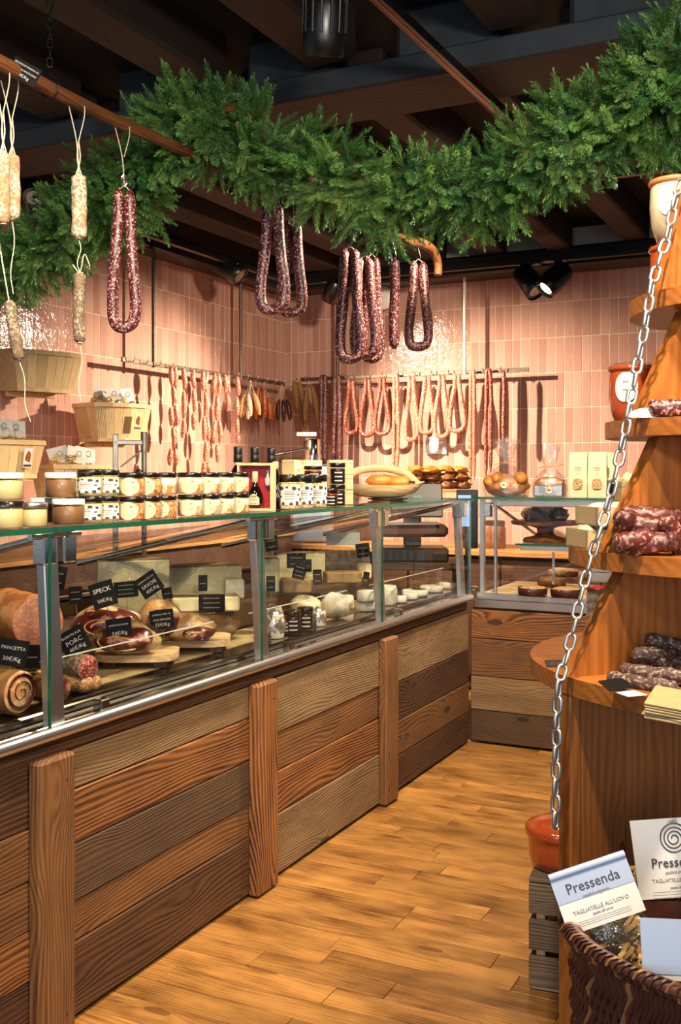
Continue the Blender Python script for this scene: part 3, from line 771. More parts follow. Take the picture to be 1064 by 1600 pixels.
# ------------------------------------------------------------------ poles with big hanging sausages
XP = -1.93
pa = on_x(-60, 62, XP); pb = on_x(330, 262, XP)
t = thing('wooden_pole', 'long rough wooden pole hung from the ceiling by a black chain on the left', 'pole', (XP, 1.5, 2.43))
L = 2.2
o = MB().tube(spl([(-.6, 0, 0), (0, .004, .004), (.4, -.006, 0), (.8, .006, -.003), (1.2, 0, .002), (1.42, 0, 0)], 5), lambda q: .0215-.004*q, 10).build('branch', M['w_pole'], t)
o.rotation_euler = (0, 0, PI/2)
def chain_links(parent, pts, ll, lw, wr, mat, name='link'):
    # oval links along a polyline, alternately turned
    me = None; P = [Vector(p) for p in pts]; pitch = ll-2*wr
    seg = []; acc = 0.0; k = 0; out = []
    total = sum((P[i+1]-P[i]).length for i in range(len(P)-1)); n = int(total/pitch)
    def at(d):
        for i in range(len(P)-1):
            s = (P[i+1]-P[i]).length
            if d <= s: return P[i]+(P[i+1]-P[i])*(d/s), (P[i+1]-P[i]).normalized()
            d -= s
        return P[-1], (P[-1]-P[-2]).normalized()
    h = (ll-lw)/2; q = []
    for i in range(9): a = PI*i/8; q.append(((lw/2-wr)*math.cos(a), 0, h+(lw/2-wr)*math.sin(a)))
    for i in range(9): a = PI+PI*i/8; q.append(((lw/2-wr)*math.cos(a), 0, -h+(lw/2-wr)*math.sin(a)))
    for i in range(n):
        c, d = at((i+.5)*pitch)
        if me is None: o = MB().tube(q, wr, 7, closed=True).build(name, mat, None); me = o.data
        else: o = put(name, me)
        quat = d.to_track_quat('Z', 'X')
        M4 = quat.to_matrix().to_4x4() @ Rz(YAW+.35 if i % 2 == 0 else YAW+.35+PI/2-.12)
        o.matrix_world = Tr(c) @ M4; o.parent = parent
        if parent is not None: o.matrix_parent_inverse = Matrix.Translation(-Vector(parent.location))
pc = on_x(78, 135, XP)
t = thing('hanging_chain', 'thin black chain holding the left pole from the ceiling', 'chain', (XP, pc.y, 2.405))
chain_links(t, [(XP, pc.y, 3.03), (XP, pc.y, 2.47)], .03, .017, .002, M['black'])
wpart(MB().tube([(XP+.03*math.cos(2*PI*i/16), pc.y, 2.43+.032*math.sin(2*PI*i/16)) for i in range(16)], .0025, 6, closed=True).build('ring', M['black'], None), t)
# second pole, a bent branch end
p0 = on_d(362, 168, 3.2); 
t = thing('wooden_pole', 'bent wooden branch inside the garland with a hooked right end', 'pole', (-1.78, 3.6, 2.42))
pts = [on_x(358, 162, -1.78), on_x(470, 268, -1.78), on_x(570, 348, -1.78), on_x(630, 375, -1.78), on_x(655, 379, -1.78), on_x(676, 391, -1.78), on_x(684, 412, -1.78), on_x(684, 430, -1.78)]
wpart(MB().tube(spl(pts, 5), lambda q: .027-.008*q, 10).build('branch', M['w_pole'], None), t)
pc2 = on_x(645, 372, -1.78)
t = thing('hanging_chain', 'thin black chain holding the hooked right end of the bent branch', 'chain', (-1.78, pc2.y, pc2.z))
chain_links(t, [(-1.78, pc2.y, 2.84), (-1.78, pc2.y, pc2.z+.01)], .03, .017, .002, M['black'])

def big_salami(p, L, r, mat, label, rz=.4, bow=.0, seed=0, strings=(), tail=0, name='dried_salami'):
    t = thing(name, label, 'salami', p, rz)
    MB().tube(spl([(0, 0, 0), (bow*.5, 0, -L*.3), (bow, 0, -L*.65), (0, 0, -L)], 6), lump(r, seed, .16, 5), 12).build('salami', M[mat], t)
    for pts in strings: MB().tube(spl(pts, 4), .0017, 5).build('string', M['twine'], t)
    MB().tube([(r*.4*math.cos(a), r*.4*math.sin(a), -.004+.003*math.sin(3*a)) for a in [2*PI*i/10 for i in range(10)]], .0025, 5, closed=True).build('knot', M['twine'], t)
    MB().tube([(r*.4*math.cos(a), r*.4*math.sin(a), -L+.004) for a in [2*PI*i/10 for i in range(10)]], .0025, 5, closed=True).build('knot', M['twine'], t)
    if tail: MB().tube(spl([(0, 0, -L), (.006, 0, -L-tail*.3), (-.004, 0, -L-tail*.7), (.003, 0, -L-tail)], 4), .0013, 5).build('tail_string', M['twine'], t)
    return t
def tie(p, zpole):   # string over the pole down to the salami
    d = zpole-p.z
    return [[(-.022, -.02, d-.02), (-.006, 0, d*.45), (0, 0, .0)], [(.022, .02, d-.0), (.012, .012, d+.005), (.016, .0, d*.8), (0, 0, d*.45)], [(0, 0, d*.45), (.004, 0, d*.2), (-.008, 0, -.004)], [(0, 0, d*.45), (-.004, 0, d*.2), (.008, 0, -.004)]]
p = on_x(5, 236, XP); big_salami(p, p.z-on_x(5, 352, XP).z, .0165, 'salami_w', 'whitish dried salami, the left one of the pair on the pole', .4, 0, 1, tie(p, 2.43))
p = on_x(19, 240, XP-.03); big_salami(p, p.z-on_x(19, 345, XP-.03).z, .0175, 'salami_w', 'whitish dried salami, the right one of the pair with a long tail string', .4, .004, 2, tie(p, 2.43), tail=.19)
p = on_x(14, 470, XP-.03); big_salami(p, p.z-on_x(30, 568, XP-.03).z, .0155, 'salami_g', 'grey slanting salami hanging lowest at the far left', .45, .0, 3, [[(0, 0, 0), (0, 0, .1), (.002, 0, .2)]], tail=.16).rotation_euler = (0, -.17, .45)
p = on_x(123, 272, XP); big_salami(p, p.z-on_x(124, 375, XP).z, .021, 'salami_w', 'stout whitish salami on a long string beside the dark loop', .45, .002, 4, tie(p, 2.43), tail=.09)
p = on_x(125, 425, XP); big_salami(p, p.z-on_x(120, 537, XP).z, .017, 'salami_g', 'grey mouldy salami tied under the stout whitish one', .45, -.004, 5, [[(-.02, 0, .02), (.0, 0, .0), (.012, 0, .05), (.028, 0, .015)]], tail=.16)
p = on_x(194, 288, XP); t = sausage_loop(p, px2m(38, p), p.z-on_x(196, 522, XP).z, .0175, 's_dark', 'long dark red sausage loop hanging alone over the baskets', .45, None, 31)
for pts in tie(p, 2.43)[:2]: MB().tube(spl(pts, 4), .0017, 5).build('string', M['twine'], t)
XQ = -1.78
def pole_z(px):
    q = [(358, 162), (470, 268), (570, 348), (630, 375), (655, 379), (684, 400)]
    for (x0, y0), (x1, y1) in zip(q, q[1:]):
        if px <= x1: return on_x(px, y0+(y1-y0)*(px-x0)/(x1-x0), -1.78).z
    return on_x(px, 400, -1.78).z
for i, (px, y0, y1, wpx, r, lb) in enumerate([(426, 312, 492, 40, .0195, 'thick dark red sausage loop, left of two under the garland centre'), (456, 340, 497, 34, .019, 'thick dark red sausage loop, right of two under the garland centre'),
        (547, 384, 570, 34, .022, 'thick dark sausage loop, leftmost of the group by the branch end'), (570, 398, 562, 34, .020, 'thick dark sausage loop in the middle of the group by the branch end'),
        (581, 396, 568, 30, .019, 'thick dark sausage loop behind its neighbour by the branch end'), (654, 404, 549, 32, .0215, 'dark sausage loop under the hooked branch tip')]):
    xx = XQ+(.03 if i == 3 else (-.03 if i == 4 else 0))
    p = on_x(px, y0, xx); sausage_loop(p, px2m(wpx, p), p.z-on_x(px, y1, xx).z, r, 's_dark', lb, .4+(.25 if i == 4 else 0), None, 40+i, hook=max(.03, pole_z(px)-p.z+.015))
p = on_x(616, 402, XQ); L = p.z-on_x(616, 546, XQ).z
t = thing('sausage_stick', 'single dark red sausage hanging straight beside the hooked branch tip', 'sausage', p, .4)
MB().tube(spl([(0, 0, 0), (.003, 0, -L*.3), (-.003, 0, -L*.7), (.0, 0, -L)], 6), lump(.0215, 9), 10).build('sausage', M['s_dark'], t); s_hook(t, -.01, max(.03, pole_z(616)-p.z+.015))
# price plate fixed on the pole
def plate(name, label, p, wd, ht, lines, sizes, rot, parent_cat='price sign', stick=0.0, mat='slate', ink='chalk', group=None):
    t = thing(name, label, parent_cat, p, rot, group)
    MB().box((-wd/2, -.0012, -ht/2), (wd/2, .0012, ht/2), .0004).build('plate', M[mat], t, smooth=False)
    n = len(lines); z = ht*.5-ht*.85/(n+.6)
    for ln, sz in zip(lines, sizes):
        if ln == '~':       # print too small to read: a broken row of strokes
            b_ = MB(); k_ = 7
            for q_ in range(k_): b_.box((-wd*.32+wd*.64*q_/k_, -.0018, z-ht*.025), (-wd*.32+wd*.64*(q_+.72)/k_, -.0013, z+ht*.025))
            b_.build('print_row', M['ink_grey'], t, smooth=False)
        else: put('lettering', text_mesh(ln, sz, M[ink]), t, (0, -.0016, z), (PI/2, 0, 0))
        z -= ht*.8/n
    if stick: MB().tube([(0, .0, -ht/2), (0, .0, -ht/2-stick)], .0012, 5).build('pick', M['chrome'], t)
    return t
p = on_x(39, 112, XP+.03)
plate('price_sign', 'black price plate fixed on the left pole', p, .075, .048, ('BRINDILLES MAISON AU', 'PORC DE MONTAGNE', '38€/Kg'), (.0062, .0062, .011), (.2, .50, YAW+.1))

# ------------------------------------------------------------------ ceiling tracks and spotlights
def track(label, a, b, wires=True):
    t = thing('lighting_track', label, 'lighting track', a)
    d = Vector(b)-Vector(a); L = d.length
    o = MB().box((0, -.018, -.016), (L, .018, .016), .002).build('track_bar', M['black'], t, smooth=False); o.rotation_euler = (0, 0, math.atan2(d.y, d.x))
    o = MB().box((0, -.003, -.0175), (L, .003, -.0158)).build('copper_strip', plain('copper_conductor', '#9a5a34', .4, .8, vary=0), t, smooth=False); o.rotation_euler = (0, 0, math.atan2(d.y, d.x))
    return t
track('black lighting track under the grey-faced beam beside the garland', (-1.19, 2.2, 2.715), (-1.15, 3.80, 2.715))
track('black lighting track running along the back wall', (XW+.5, 6.3, 2.715), (.3, 6.3, 2.715))
track('black lighting track running along the left wall', (XW+.42, 3.4, 2.715), (XW+.42, 6.28, 2.715))
track('black lighting track across the ceiling behind the jar', (-1.05, 4.62, 2.715), (1.2, 4.62, 2.715))
M['lens'] = emit('lit_lens', (1, .86, .66, 1), 9.0); M['lens_off'] = plain('unlit_reflector', '#8a857c', .2, .8, vary=.3, scale=90)
def spotlamp(label, p, aim, r=.055, L=.14, on=False, ribs=False, ztop=2.70):
    t = thing('track_spotlight', label, 'spotlight', p)
    q = (Vector(aim)-Vector(p)).to_track_quat('-Z', 'Y').to_euler()
    MB().lathe([(r*.75, L*.5), (r*.98, L*.35), (r, -L*.2), (r*.97, -L*.48), (r*.9, -L*.5), (r*.85, -L*.44), (.002, -L*.40)], 22, caps=False).build('body', M['black'], t, rot=q)
    MB().lathe([(r*.84, -.0), (.002, .002)], 20, caps=False).xf(0, Tr(0, 0, -L*.43)).build('lens', M['lens' if on else 'lens_off'], t, rot=q)
    if ribs:
        for i in range(14):
            a = 2*PI*i/14; o = MB().box((r*.98, -.004, -L*.1), (r*1.06, .004, L*.5), .002).xf(0, Rz(a)).build('cooling_fin', M['plastic'], t, rot=q, smooth=False)
    MB().tube([(0, 0, .0), (0, .02, ztop-p[2])], .009, 8).build('stem', M['black'], t)
    MB().box((-.07, -.04, ztop-p[2]-.012), (.07, .04, ztop-p[2]), .003).build('track_adapter', M['black'], t, smooth=False)
    return t
p = on_z(507, 42, 2.6); spotlamp('large black spotlight with glossy vertical ribs near the beam', p, (p.x-.35, p.y+.55, 1.0), .058, .15, ribs=True, ztop=2.86)
p = on_y(826, 440, 6.28); spotlamp('black wall spotlight, left one of the pair over the back wall', p, (p.x+.8, p.y-.3, p.z-1.0), .075, .2)
p = on_y(867, 436, 6.24); spotlamp('lit black wall spotlight, right one of the pair over the back wall', p, (p.x-.9, p.y-.75, p.z-1.15), .075, .2, on=True)
p = on_x(362, 422, XW+.42); spotlamp('black spotlight with a round face above the left wall rail', p, (p.x+.7, p.y+.1, p.z-.55), .07, .16)
p = on_x(50, 302, XW+.42); spotlamp('black finned spotlight behind the salami pair at far left', p, (p.x+.6, p.y-.5, p.z-.5), .06, .15, ribs=True)
p = on_y(520, 455, 6.25); spotlamp('dark spotlight half hidden behind the thick sausage loops', p, (p.x-.5, p.y+.3, p.z-.8), .06, .15)
p = on_y(598, 466, YW-.07); 
o = MB().lathe([(.07, -.03), (.085, -.012), (.085, .0), (.06, .018), (.03, .022)], 24).build('smoke_detector', M['lid_white'], None, p, (PI/2, 0, 0)); tag(o, 'white round ceiling detector above the back tiles behind the sausages', 'detector')
o = MB().box((-.08, -.002, -.062), (.08, .002, .062), .0008).build('paper_notice', M['paper'], None, on_y(681, 696, YW-.02), smooth=False); tag(o, 'small white notice on the back tiles behind the pink loops', 'notice')
for s_, z_, h_ in (('SAC SOUS-VIDE', .035, .017), ('3€', 0, .02), ('1€', -.035, .02)): put('lettering', text_mesh(s_, h_, M['ink']), o, (0, -.0026, z_), (PI/2, 0, 0))

# ------------------------------------------------------------------ fir garlands
def sprig_mesh(seed):
    rnd = random.Random(seed); b = MB()
    def twig(p0, d, L, nn, nl):
        p0 = Vector(p0); d = Vector(d).normalized(); side = d.orthogonal().normalized(); up = d.cross(side)
        tip = p0+d*L+Vector((0, 0, -.06*L))
        b.tube([p0, (p0+tip)/2+Vector((0, 0, .02*L)), tip], lambda q: .0016*(1-.6*q), 4, caps=False, m=1)
        for i in range(nn):
            t = .06+.94*(i/nn)+rnd.uniform(-.01, .01); a = rnd.uniform(0, 2*PI)
            c = p0.lerp(tip, min(1, t)); o = side*math.cos(a)+up*math.sin(a)
            nd = (o*(.85 if t < .93 else .35)+d*(.72 if t < .93 else 1.2)).normalized(); l = nl*(1-.35*t*t)*rnd.uniform(.8, 1.1)
            wv = nd.cross(d+o*.3).normalized()*.00085
            n = len(b.v); b.v += [c-wv*.7, c+wv*.7, c+nd*l*.75+wv, c+nd*l, c+nd*l*.75-wv]
            b.face([n, n+1, n+2, n+3, n+4], 0)
    L = rnd.uniform(.16, .20)
    twig((0, 0, 0), (0, 0, 1), L, 340, .024)
    k = rnd.choice((4, 5))
    for i in range(k):
        t = .12+.55*i/k; s = 1 if i % 2 else -1
        twig((0, 0, L*t), (s*rnd.uniform(.75, 1.0), rnd.uniform(-.22, .22), rnd.uniform(.75, 1.0)), rnd.uniform(.11, .14)*(1.1-.5*t), 220, .0225)
    me = b.build('sprig', [M['needle'], M['w_pole']], None, smooth=False); d = me.data; bpy.data.objects.remove(me); return d
SPRIGS = [sprig_mesh(100+i) for i in range(6)]
def garland(label, pts, count, rad, seed, wirecol):
    rnd = random.Random(seed); P = spl(pts, 12)
    base = P[len(P)//2]
    t = thing('fir_garland', label, 'garland', base)
    wpart(MB().tube(P, .004, 6).build('garland_wire', wirecol, None), t)
    for i in range(count):
        u = (i+rnd.random())/count*(len(P)-1.001); k = int(u); c = P[k].lerp(P[k+1], u-k)
        T = (P[k+1]-P[k]).normalized(); a = rnd.uniform(0, 2*PI)
        N = T.orthogonal().normalized(); B = T.cross(N)
        d = (N*math.cos(a)+B*math.sin(a))*rnd.uniform(.55, 1.1)+T*rnd.uniform(-.75, .75)
        d = d.normalized(); d.z -= .22
        s = rnd.uniform(.75, 1.12)*rad
        o = put('sprig', rnd.choice(SPRIGS), None)
        M4 = Tr(c+d*rnd.uniform(-.02, .04)) @ d.to_track_quat('Z', 'Y').to_matrix().to_4x4() @ Rz(rnd.uniform(0, 6.3)) @ Matrix.Scale(s, 4)
        o.matrix_world = M4; o.parent = t; o.matrix_parent_inverse = Matrix.Translation(-base)
    return t
wire = plain('green_garland_wire', '#2f6f5a', .5, vary=.1)
garland('main fir garland swagged across the ceiling to the upper right', [on_d(x, y, d) for x, y, d in [(285, 190, 3.4), (340, 205, 3.4), (420, 230, 3.38), (500, 275, 3.34), (590, 300, 3.3), (680, 292, 3.24), (770, 278, 3.16), (860, 245, 3.06), (905, 215, 3.0), (960, 185, 2.92), (1015, 165, 2.87), (1060, 125, 2.82), (1100, 75, 2.8)]], 262, 1.06, 5, wire)
garland('left fir garland hanging from the pole down to the far left edge', [on_d(x, y, d) for x, y, d in [(290, 190, 3.45), (235, 260, 3.5), (180, 300, 3.52), (120, 345, 3.55), (60, 385, 3.58), (-40, 410, 3.62)]], 150, 1.08, 9, wire)

# ------------------------------------------------------------------ tree-shaped tiered display
TC = Vector((-.171, 2.284, 0)); TA = Vector((-.693, -.721, 0)).normalized(); TN = Vector((TA.y, -TA.x, 0))
TRZ = math.atan2(TA.y, TA.x)         # local x points along the board toward its near left edge
tree = thing('tree_shaped_display', 'tall honey wood display with round tiers and a tree-shaped board on the right', 'display stand', TC, TRZ)
BT = .036
tiers = [(1.012, 1.21, .462, .343, .468), (1.245, 1.468, .381, .263, .388), (1.503, 1.72, .311, .199, .312), (1.756, 1.965, .259, .199, .262), (1.967, 2.25, .19, .03, None)]
# base boards: planed boards side by side, joined edge to edge
xs = [-.455, -.3, -.16, -.02, .11, .23, .34, .443]
for a, b_ in zip(xs, xs[1:]):
    L = .976
    o = MB().box((-L/2, -BT/2, -(b_-a)/2+.0006), (L/2, BT/2, (b_-a)/2-.0006), .0015).build('base_board', M['w_tree'], tree, ((a+b_)/2, 0, L/2), (0, -PI/2, 0), smooth=False)
o = MB().box((-.488, -BT/2-.004, -.012), (.488, BT/2+.004, .012), .003).build('edge_strip', M['w_tree'], tree, (.455, 0, .489), (0, -PI/2, 0), smooth=False)
for z0, z1, r0, r1, R in tiers:
    h = z1-z0
    # trapezoid board, grain vertical: local x up
    o = MB().prism([(0, -r0), (h, -r1), (h, r1), (0, r0)], -BT/2, BT/2, axis='y').build('tier_board', M['w_tree'], tree, (0, 0, z0), (0, -PI/2, 0), smooth=False)
    if R:
        pl = [(R*math.cos(2*PI*i/72), R*math.sin(2*PI*i/72)) for i in range(72)]
        o = MB().prism(pl, -.017, .017).build('round_shelf', M['w_tree'], tree, (0, 0, z0-.017), smooth=False)
        o.data.materials.clear(); o.data.materials.append(M['w_tree_disc'] if 'w_tree_disc' in M else M['w_tree'])
for z in (.02,):
    MB().prism([(.44*math.cos(2*PI*i/48), .44*math.sin(2*PI*i/48)) for i in range(48)], 0, .03).build('foot_disc', M['w_tree'], tree, (0, 0, 0), smooth=False)
MB().box((-.018, -.45, .03), (.018, -BT/2, .965), .002).build('cross_board', M['w_tree'], tree, (-.1, 0, 0), smooth=False)
def on_tree(px, py, off=-.03):   # point just in front of the board plane
    d = ray(px, py); A = TC+TN*off
    t = (A-CAMP).dot(TN)/d.dot(TN); return CAMP+d*t

# galvanised chain draped down the left edge
cp = [(1064, 280), (1054, 318), (1043, 372), (1030, 405), (1018, 450), (1009, 505), (997, 565), (987, 620), (978, 668), (968, 715), (957, 760), (946, 803), (935, 835), (921, 880), (908, 930), (898, 975), (886, 1022), (874, 1062), (871, 1100), (869, 1180), (868, 1319)]
cz = [2.0, 2.0, 2.0, 1.99, 1.98, 1.98, 1.98, 1.97, 1.97, 1.97, 1.96, 1.96, 1.95, 1.95, 1.94, 1.93, 1.92, 1.90, 1.90, 1.90, 1.90]
P = [on_d(x, y, d) for (x, y), d in zip(cp, cz)]
ch = thing('galvanised_chain', 'heavy galvanised chain draped down the left edge of the tree display', 'chain', P[-1])
chain_links(ch, P, .0375, .0225, .0036, M['galv'])

# --- goods on the tree
def curved_sausage(p, L, r, mat, label, rz, tilt=0, bend=.3, seed=0, group=None, name='short_sausage'):
    b = MB(); n = 14; pts = []
    for i in range(n+1):
        a = (i/n-.5)
        pts.append((a*L, bend*L*(a*a-.08), .0012*math.sin(i*1.3+seed)))
    b.tube(spl(pts, 2), lump(r, seed, .10, 3), 14)
    o = b.build(name, M[mat], None, p, (0, tilt, rz)); return tag(o, label, 'sausage', group)
G = 'short marbled sausages on the second tier'
def st(px, py, z): return on_z(px, py, z)
z2 = 1.2455
for i, (px, py, off, L, rz, tl, bd, lb) in enumerate([(979, 812, .075, .075, 1.1, 0, .3, 'marbled sausage end on the upper left of the second tier pile'), (1008, 821, .085, .10, -.1, .12, .2, 'long marbled sausage lying across the second tier pile'),
    (988, 845, .10, .075, .3, -.15, .2, 'short marbled sausage at the left bottom of the second tier pile'), (1021, 849, .11, .085, -.2, -.15, -.5, 'bent marbled sausage at the front bottom of the second tier pile'),
    (1056, 841, .11, .10, .5, .9, .2, 'steep marbled sausage leaning at the right of the second tier pile'), (1008, 806, .04, .09, 0, .05, .2, 'topmost marbled sausage against the tree board'),
    (1050, 809, .05, .10, .1, .08, .2, 'topmost marbled sausage at the right of the second tier pile'), (1085, 848, .08, .10, .3, 0, .3, 'marbled sausage at the picture edge on the second tier')]):
    p = on_tree(px, py, -off); curved_sausage(p, L, .0185, 's_mar', lb, rz+YAW, tl, bd, i+50)
z1_ = 1.0125
for i, (px, py, off, L, rz, tl, bd, lb) in enumerate([(1003, 1068, .15, .135, -.75, 0, .2, 'grey dry sausage at the front of the first tier pile'), (1024, 1053, .12, .135, -.65, 0, .2, 'grey dry sausage second in the first tier pile'),
    (1050, 1072, .14, .10, .5, 0, -.5, 'curved grey dry sausage at the right front of the first tier pile'), (1021, 1022, .07, .085, .3, 0, .5, 'curled grey dry sausage at the upper left of the first tier pile'), (1050, 1007, .05, .10, -.4, .1, .2, 'topmost grey dry sausage of the first tier pile'),
    (1055, 1036, .08, .09, .3, .1, .4, 'short grey dry sausage at the right of the first tier pile'), (1040, 1040, .06, .10, -.3, 0, .3, 'grey dry sausage in the middle of the first tier pile')]):
    p = on_tree(px, py, -off); curved_sausage(p, L, .0145, 's_grey', lb, rz+YAW, tl, bd, i+70)
p = st(962, 1080, z1_)
t = thing('price_sign', 'black price plate lying beside the grey dry sausages', 'price sign', (p.x, p.y, z1_+.012), (-1.2, 0, YAW+.5)); MB().box((-.028, -.001, -.016), (.028, .001, .016), .0004).build('plate', M['slate'], t, smooth=False)
p = st(978, 1082, z1_); o = MB().box((-.02, -.02, 0), (.02, .02, .0012)).build('paper_tag', M['paper'], None, (p.x+.01, p.y-.01, z1_+.0005), (0, 0, .8), smooth=False); tag(o, 'small white paper tag under the grey dry sausages', 'tag')
p = st(1052, 1122, z1_)
for i in range(6):
    o = MB().box((-.05, -.07, 0), (.05, .07, .0035), .001).build('paper_bag', M['kraft'], None, (p.x+.012, p.y+.012, z1_+.004+i*.0042), (0, .10, YAW-.45+random.uniform(-.06, .06)), smooth=False)
    tag(o, 'flat beige paper bag on the first tier, %s from the bottom of its stack' % ('first', 'second', 'third', 'fourth', 'fifth', 'sixth')[i], 'paper bag', 'flat paper bags on the first tier')
# on the far side of the first tier: stacked nougat packs and a tag
p = st(868, 1041, z1_); plate('price_sign', 'tiny grey price tag lying on the left lobe of the first tier', (p.x, p.y, z1_+.006), .04, .02, ('~',), (.01,), (-1.15, 0, YAW+.1), mat='iron')
nm = plain('nougat_pack', '#d9c3a0', .5, vary=.5, scale=50, bump=.4)
pz = st(915, 1034, z1_)
for i in range(7):
    for j in range(2):
        o = MB().box((-.045, -.02, 0), (.045, .02, .018), .004).build('nougat_bar', nm, None, (pz.x+.02+.042*j*.8, pz.y+.12+.03*j, z1_+.001+i*.0186), (0, 0, TRZ+.1*random.uniform(-1, 1)), smooth=False)
        tag(o, 'cream nougat bar, %s from bottom in the %s stack behind the tree board' % (('first', 'second', 'third', 'fourth', 'fifth', 'sixth', 'seventh')[i], ('front', 'rear')[j]), 'nougat bar', 'nougat bars behind the tree board')
# second tier, far side: two open cartons of meringues and a small carton on top
pc_ = st(925, 858, z2)
for k, (zz, dx) in enumerate(((z2, 0.0), (z2+.046, .02))):
    t = thing('open_carton', ('lower' if k == 0 else 'upper')+' beige carton of pale wrapped rolls behind the tree board on the second tier', 'carton', (pc_.x+dx+.012, pc_.y+.07, zz), YAW+.2)
    b = MB(); Wc, Dc, Hc = .065, .05, .038
    b.box((-Wc, -Dc, 0), (Wc, Dc, .003)); b.box((-Wc, -Dc, 0), (Wc, -Dc+.003, Hc)); b.box((-Wc, Dc-.003, 0), (Wc, Dc, Hc)); b.box((-Wc, -Dc, 0), (-Wc+.003, Dc, Hc)); b.box((Wc-.003, -Dc, 0), (Wc, Dc, Hc))
    b.build('tray', M['kraft'], t, smooth=False)
    for i in range(5): MB().blob((-.046+i*.023, -.01, .032), (.015, .036, .015), i+k*9, .12).build('roll', M['dough'], t)
t = thing('gift_carton', 'small plain beige carton standing on the rolls behind the tree board', 'carton', (pc_.x+.065, pc_.y+.1, z2+.094), YAW)
MB().box((-.035, -.03, 0), (.035, .03, .042), .002).build('box', M['kraft'], t, smooth=False); MB().box((-.0355, -.0305, .03), (.0355, .0305, .031)).build('lid_seam', M['ink_grey'], t, smooth=False)
# third tier: terracotta jar with paper label, red sausage end
def storage_jar(p, label, r, h, body, rim, name='storage_jar'):
    t = thing(name, label, 'jar', p, YAW)
    MB().lathe([(r*.55, 0), (r*.7, h*.02), (r*.92, h*.25), (r, h*.55), (r*.97, h*.85), (r*.9, h*.92)], 26).build('body', body, t)
    MB().lathe([(r*.98, h*.9), (r*1.04, h*.93), (r*1.04, h*.96), (r*.98, h*.985)], 26).build('rubber_ring', rim, t)
    MB().lathe([(r*.98, h*.97), (r*1.0, h*1.0), (r*.8, h*1.03), (.002, h*1.035)], 26, caps=False).build('lid', M['glass_jar'], t)
    b = MB()  # arched paper label, bent round the jar
    n = 14
    for j in range(n+1):
        v = -1+2*j/n
        for i in range(n+1):
            u = -1+2*i/n; q = math.sqrt(max(0, 1-v*v*.9)) ; a = -PI/2-.55+u*.5*q
            rr = r*1.012; b.v.append(Vector((rr*math.cos(a), rr*math.sin(a), h*.62+v*h*.24)))
    for j in range(n):
        for i in range(n):
            k = j*(n+1)+i; ink = (j in (5, 9) and 4 < i < 9)
            b.face([k, k+1, k+n+2, k+n+1], 1 if ink else 0)
    b.build('label', [M['paper'], M['ink_grey']], t, smooth=True)
    return t
pj = on_d(988, 665, 2.32); storage_jar((pj.x, pj.y, 1.5035), 'terracotta coloured preserve jar with an oval label on the third tier', .052, .135, M['terra'], M['terra'])
pj = on_d(1055, 395, 2.27); storage_jar((pj.x, pj.y, 1.7565+.146), 'pale preserve jar with an orange rubber ring on the upper tier', .055, .14, plain('pale_jar_contents', '#b9a788', .15, vary=.25, scale=14, coat=.6), plain('orange_rubber', '#c0663a', .5, vary=.1))
storage_jar((pj.x, pj.y, 1.7565), 'lower preserve jar under the pale jar on the fourth tier', .055, .14, M['terra'], M['terra'])
pr = on_tree(1050, 655, -.06); curved_sausage((pr.x, pr.y, 1.503+.018), .09, .0165, 's_dark', 'dark red sausage end lying on the third tier', YAW+.1, 0, .2, 88)
pr = on_tree(1020, 655, -.05); o = MB().prism([(.05*math.cos(PI*i/12), .022*math.sin(PI*i/12)) for i in range(13)], 0, .0015, axis='y').build('paper_label', M['paper'], None, (pr.x, pr.y, 1.5035), (-.5, 0, YAW+.2), smooth=False); tag(o, 'half round white paper label lying beside the red sausage end', 'label')

# ------------------------------------------------------------------ crate and terracotta pot behind the display
cr0 = on_z(822, 1535, 0)
crate = thing('wooden_crate', 'grey weathered slatted crate standing on the floor behind the tree display', 'crate', (cr0.x+.17, cr0.y+.12, 0), .12)
for i, z in enumerate((.052, .15, .248)):
    for (y, L, rz) in ((-.13, .34, 0), (.13, .34, 0)):
        MB().box((-L/2, -.008, -.04), (L/2, .008, .04), .002).build('slat', M['w_crate'], crate, (0, y, z), (0, 0, rz), smooth=False)
    for x in (-.162, .162): MB().box((-.121, -.006, -.04), (.121, .006, .04), .002).build('slat', M['w_crate'], crate, (x, 0, z), (0, 0, PI/2), smooth=False)
for x in (-.14, .14):
    for y in (-.11, .11): MB().box((-.147, -.012, -.012), (.147, .012, .012), .002).build('corner_post', M['w_tray'], crate, (x, y, .147), (0, -PI/2, 0), smooth=False)
for k, (yy) in enumerate((-.09, 0, .09)): MB().box((-.17, -.006, -.043), (.17, .006, .043), .002).build('top_slat', M['w_crate'], crate, (0, yy, .296), (PI/2, 0, 0), smooth=False)
for k, (yy) in enumerate((-.09, 0, .09)): MB().box((-.165, -.005, -.04), (.165, .005, .04), .002).build('bottom_slat', M['w_tray'], crate, (0, yy, .006), (PI/2, 0, 0), smooth=False)
pp = Vector((crate.location.x-.10, crate.location.y-.03, .3025))
t = thing('terracotta_pot', 'glazed orange terracotta casserole with lid on the grey crate', 'pot', pp)
MB().lathe([(.064, 0), (.078, .004), (.086, .03), (.088, .07), (.091, .088), (.096, .092), (.096, .10), (.09, .102)], 32).build('body', M['terra'], t)
MB().lathe([(.094, .10), (.096, .106), (.088, .116), (.06, .128), (.03, .134), (.012, .136), (.012, .148), (.016, .156), (.002, .16)], 32, caps=False).build('lid', M['terra'], t)
for s in (-1, 1): MB().tube(spl([(s*.085, -.025, .078), (s*.108, -.018, .08), (s*.112, 0, .081), (s*.108, .018, .08), (s*.085, .025, .078)], 4), .008, 8).build('handle', M['terra'], t, rot=(0, 0, -.9))

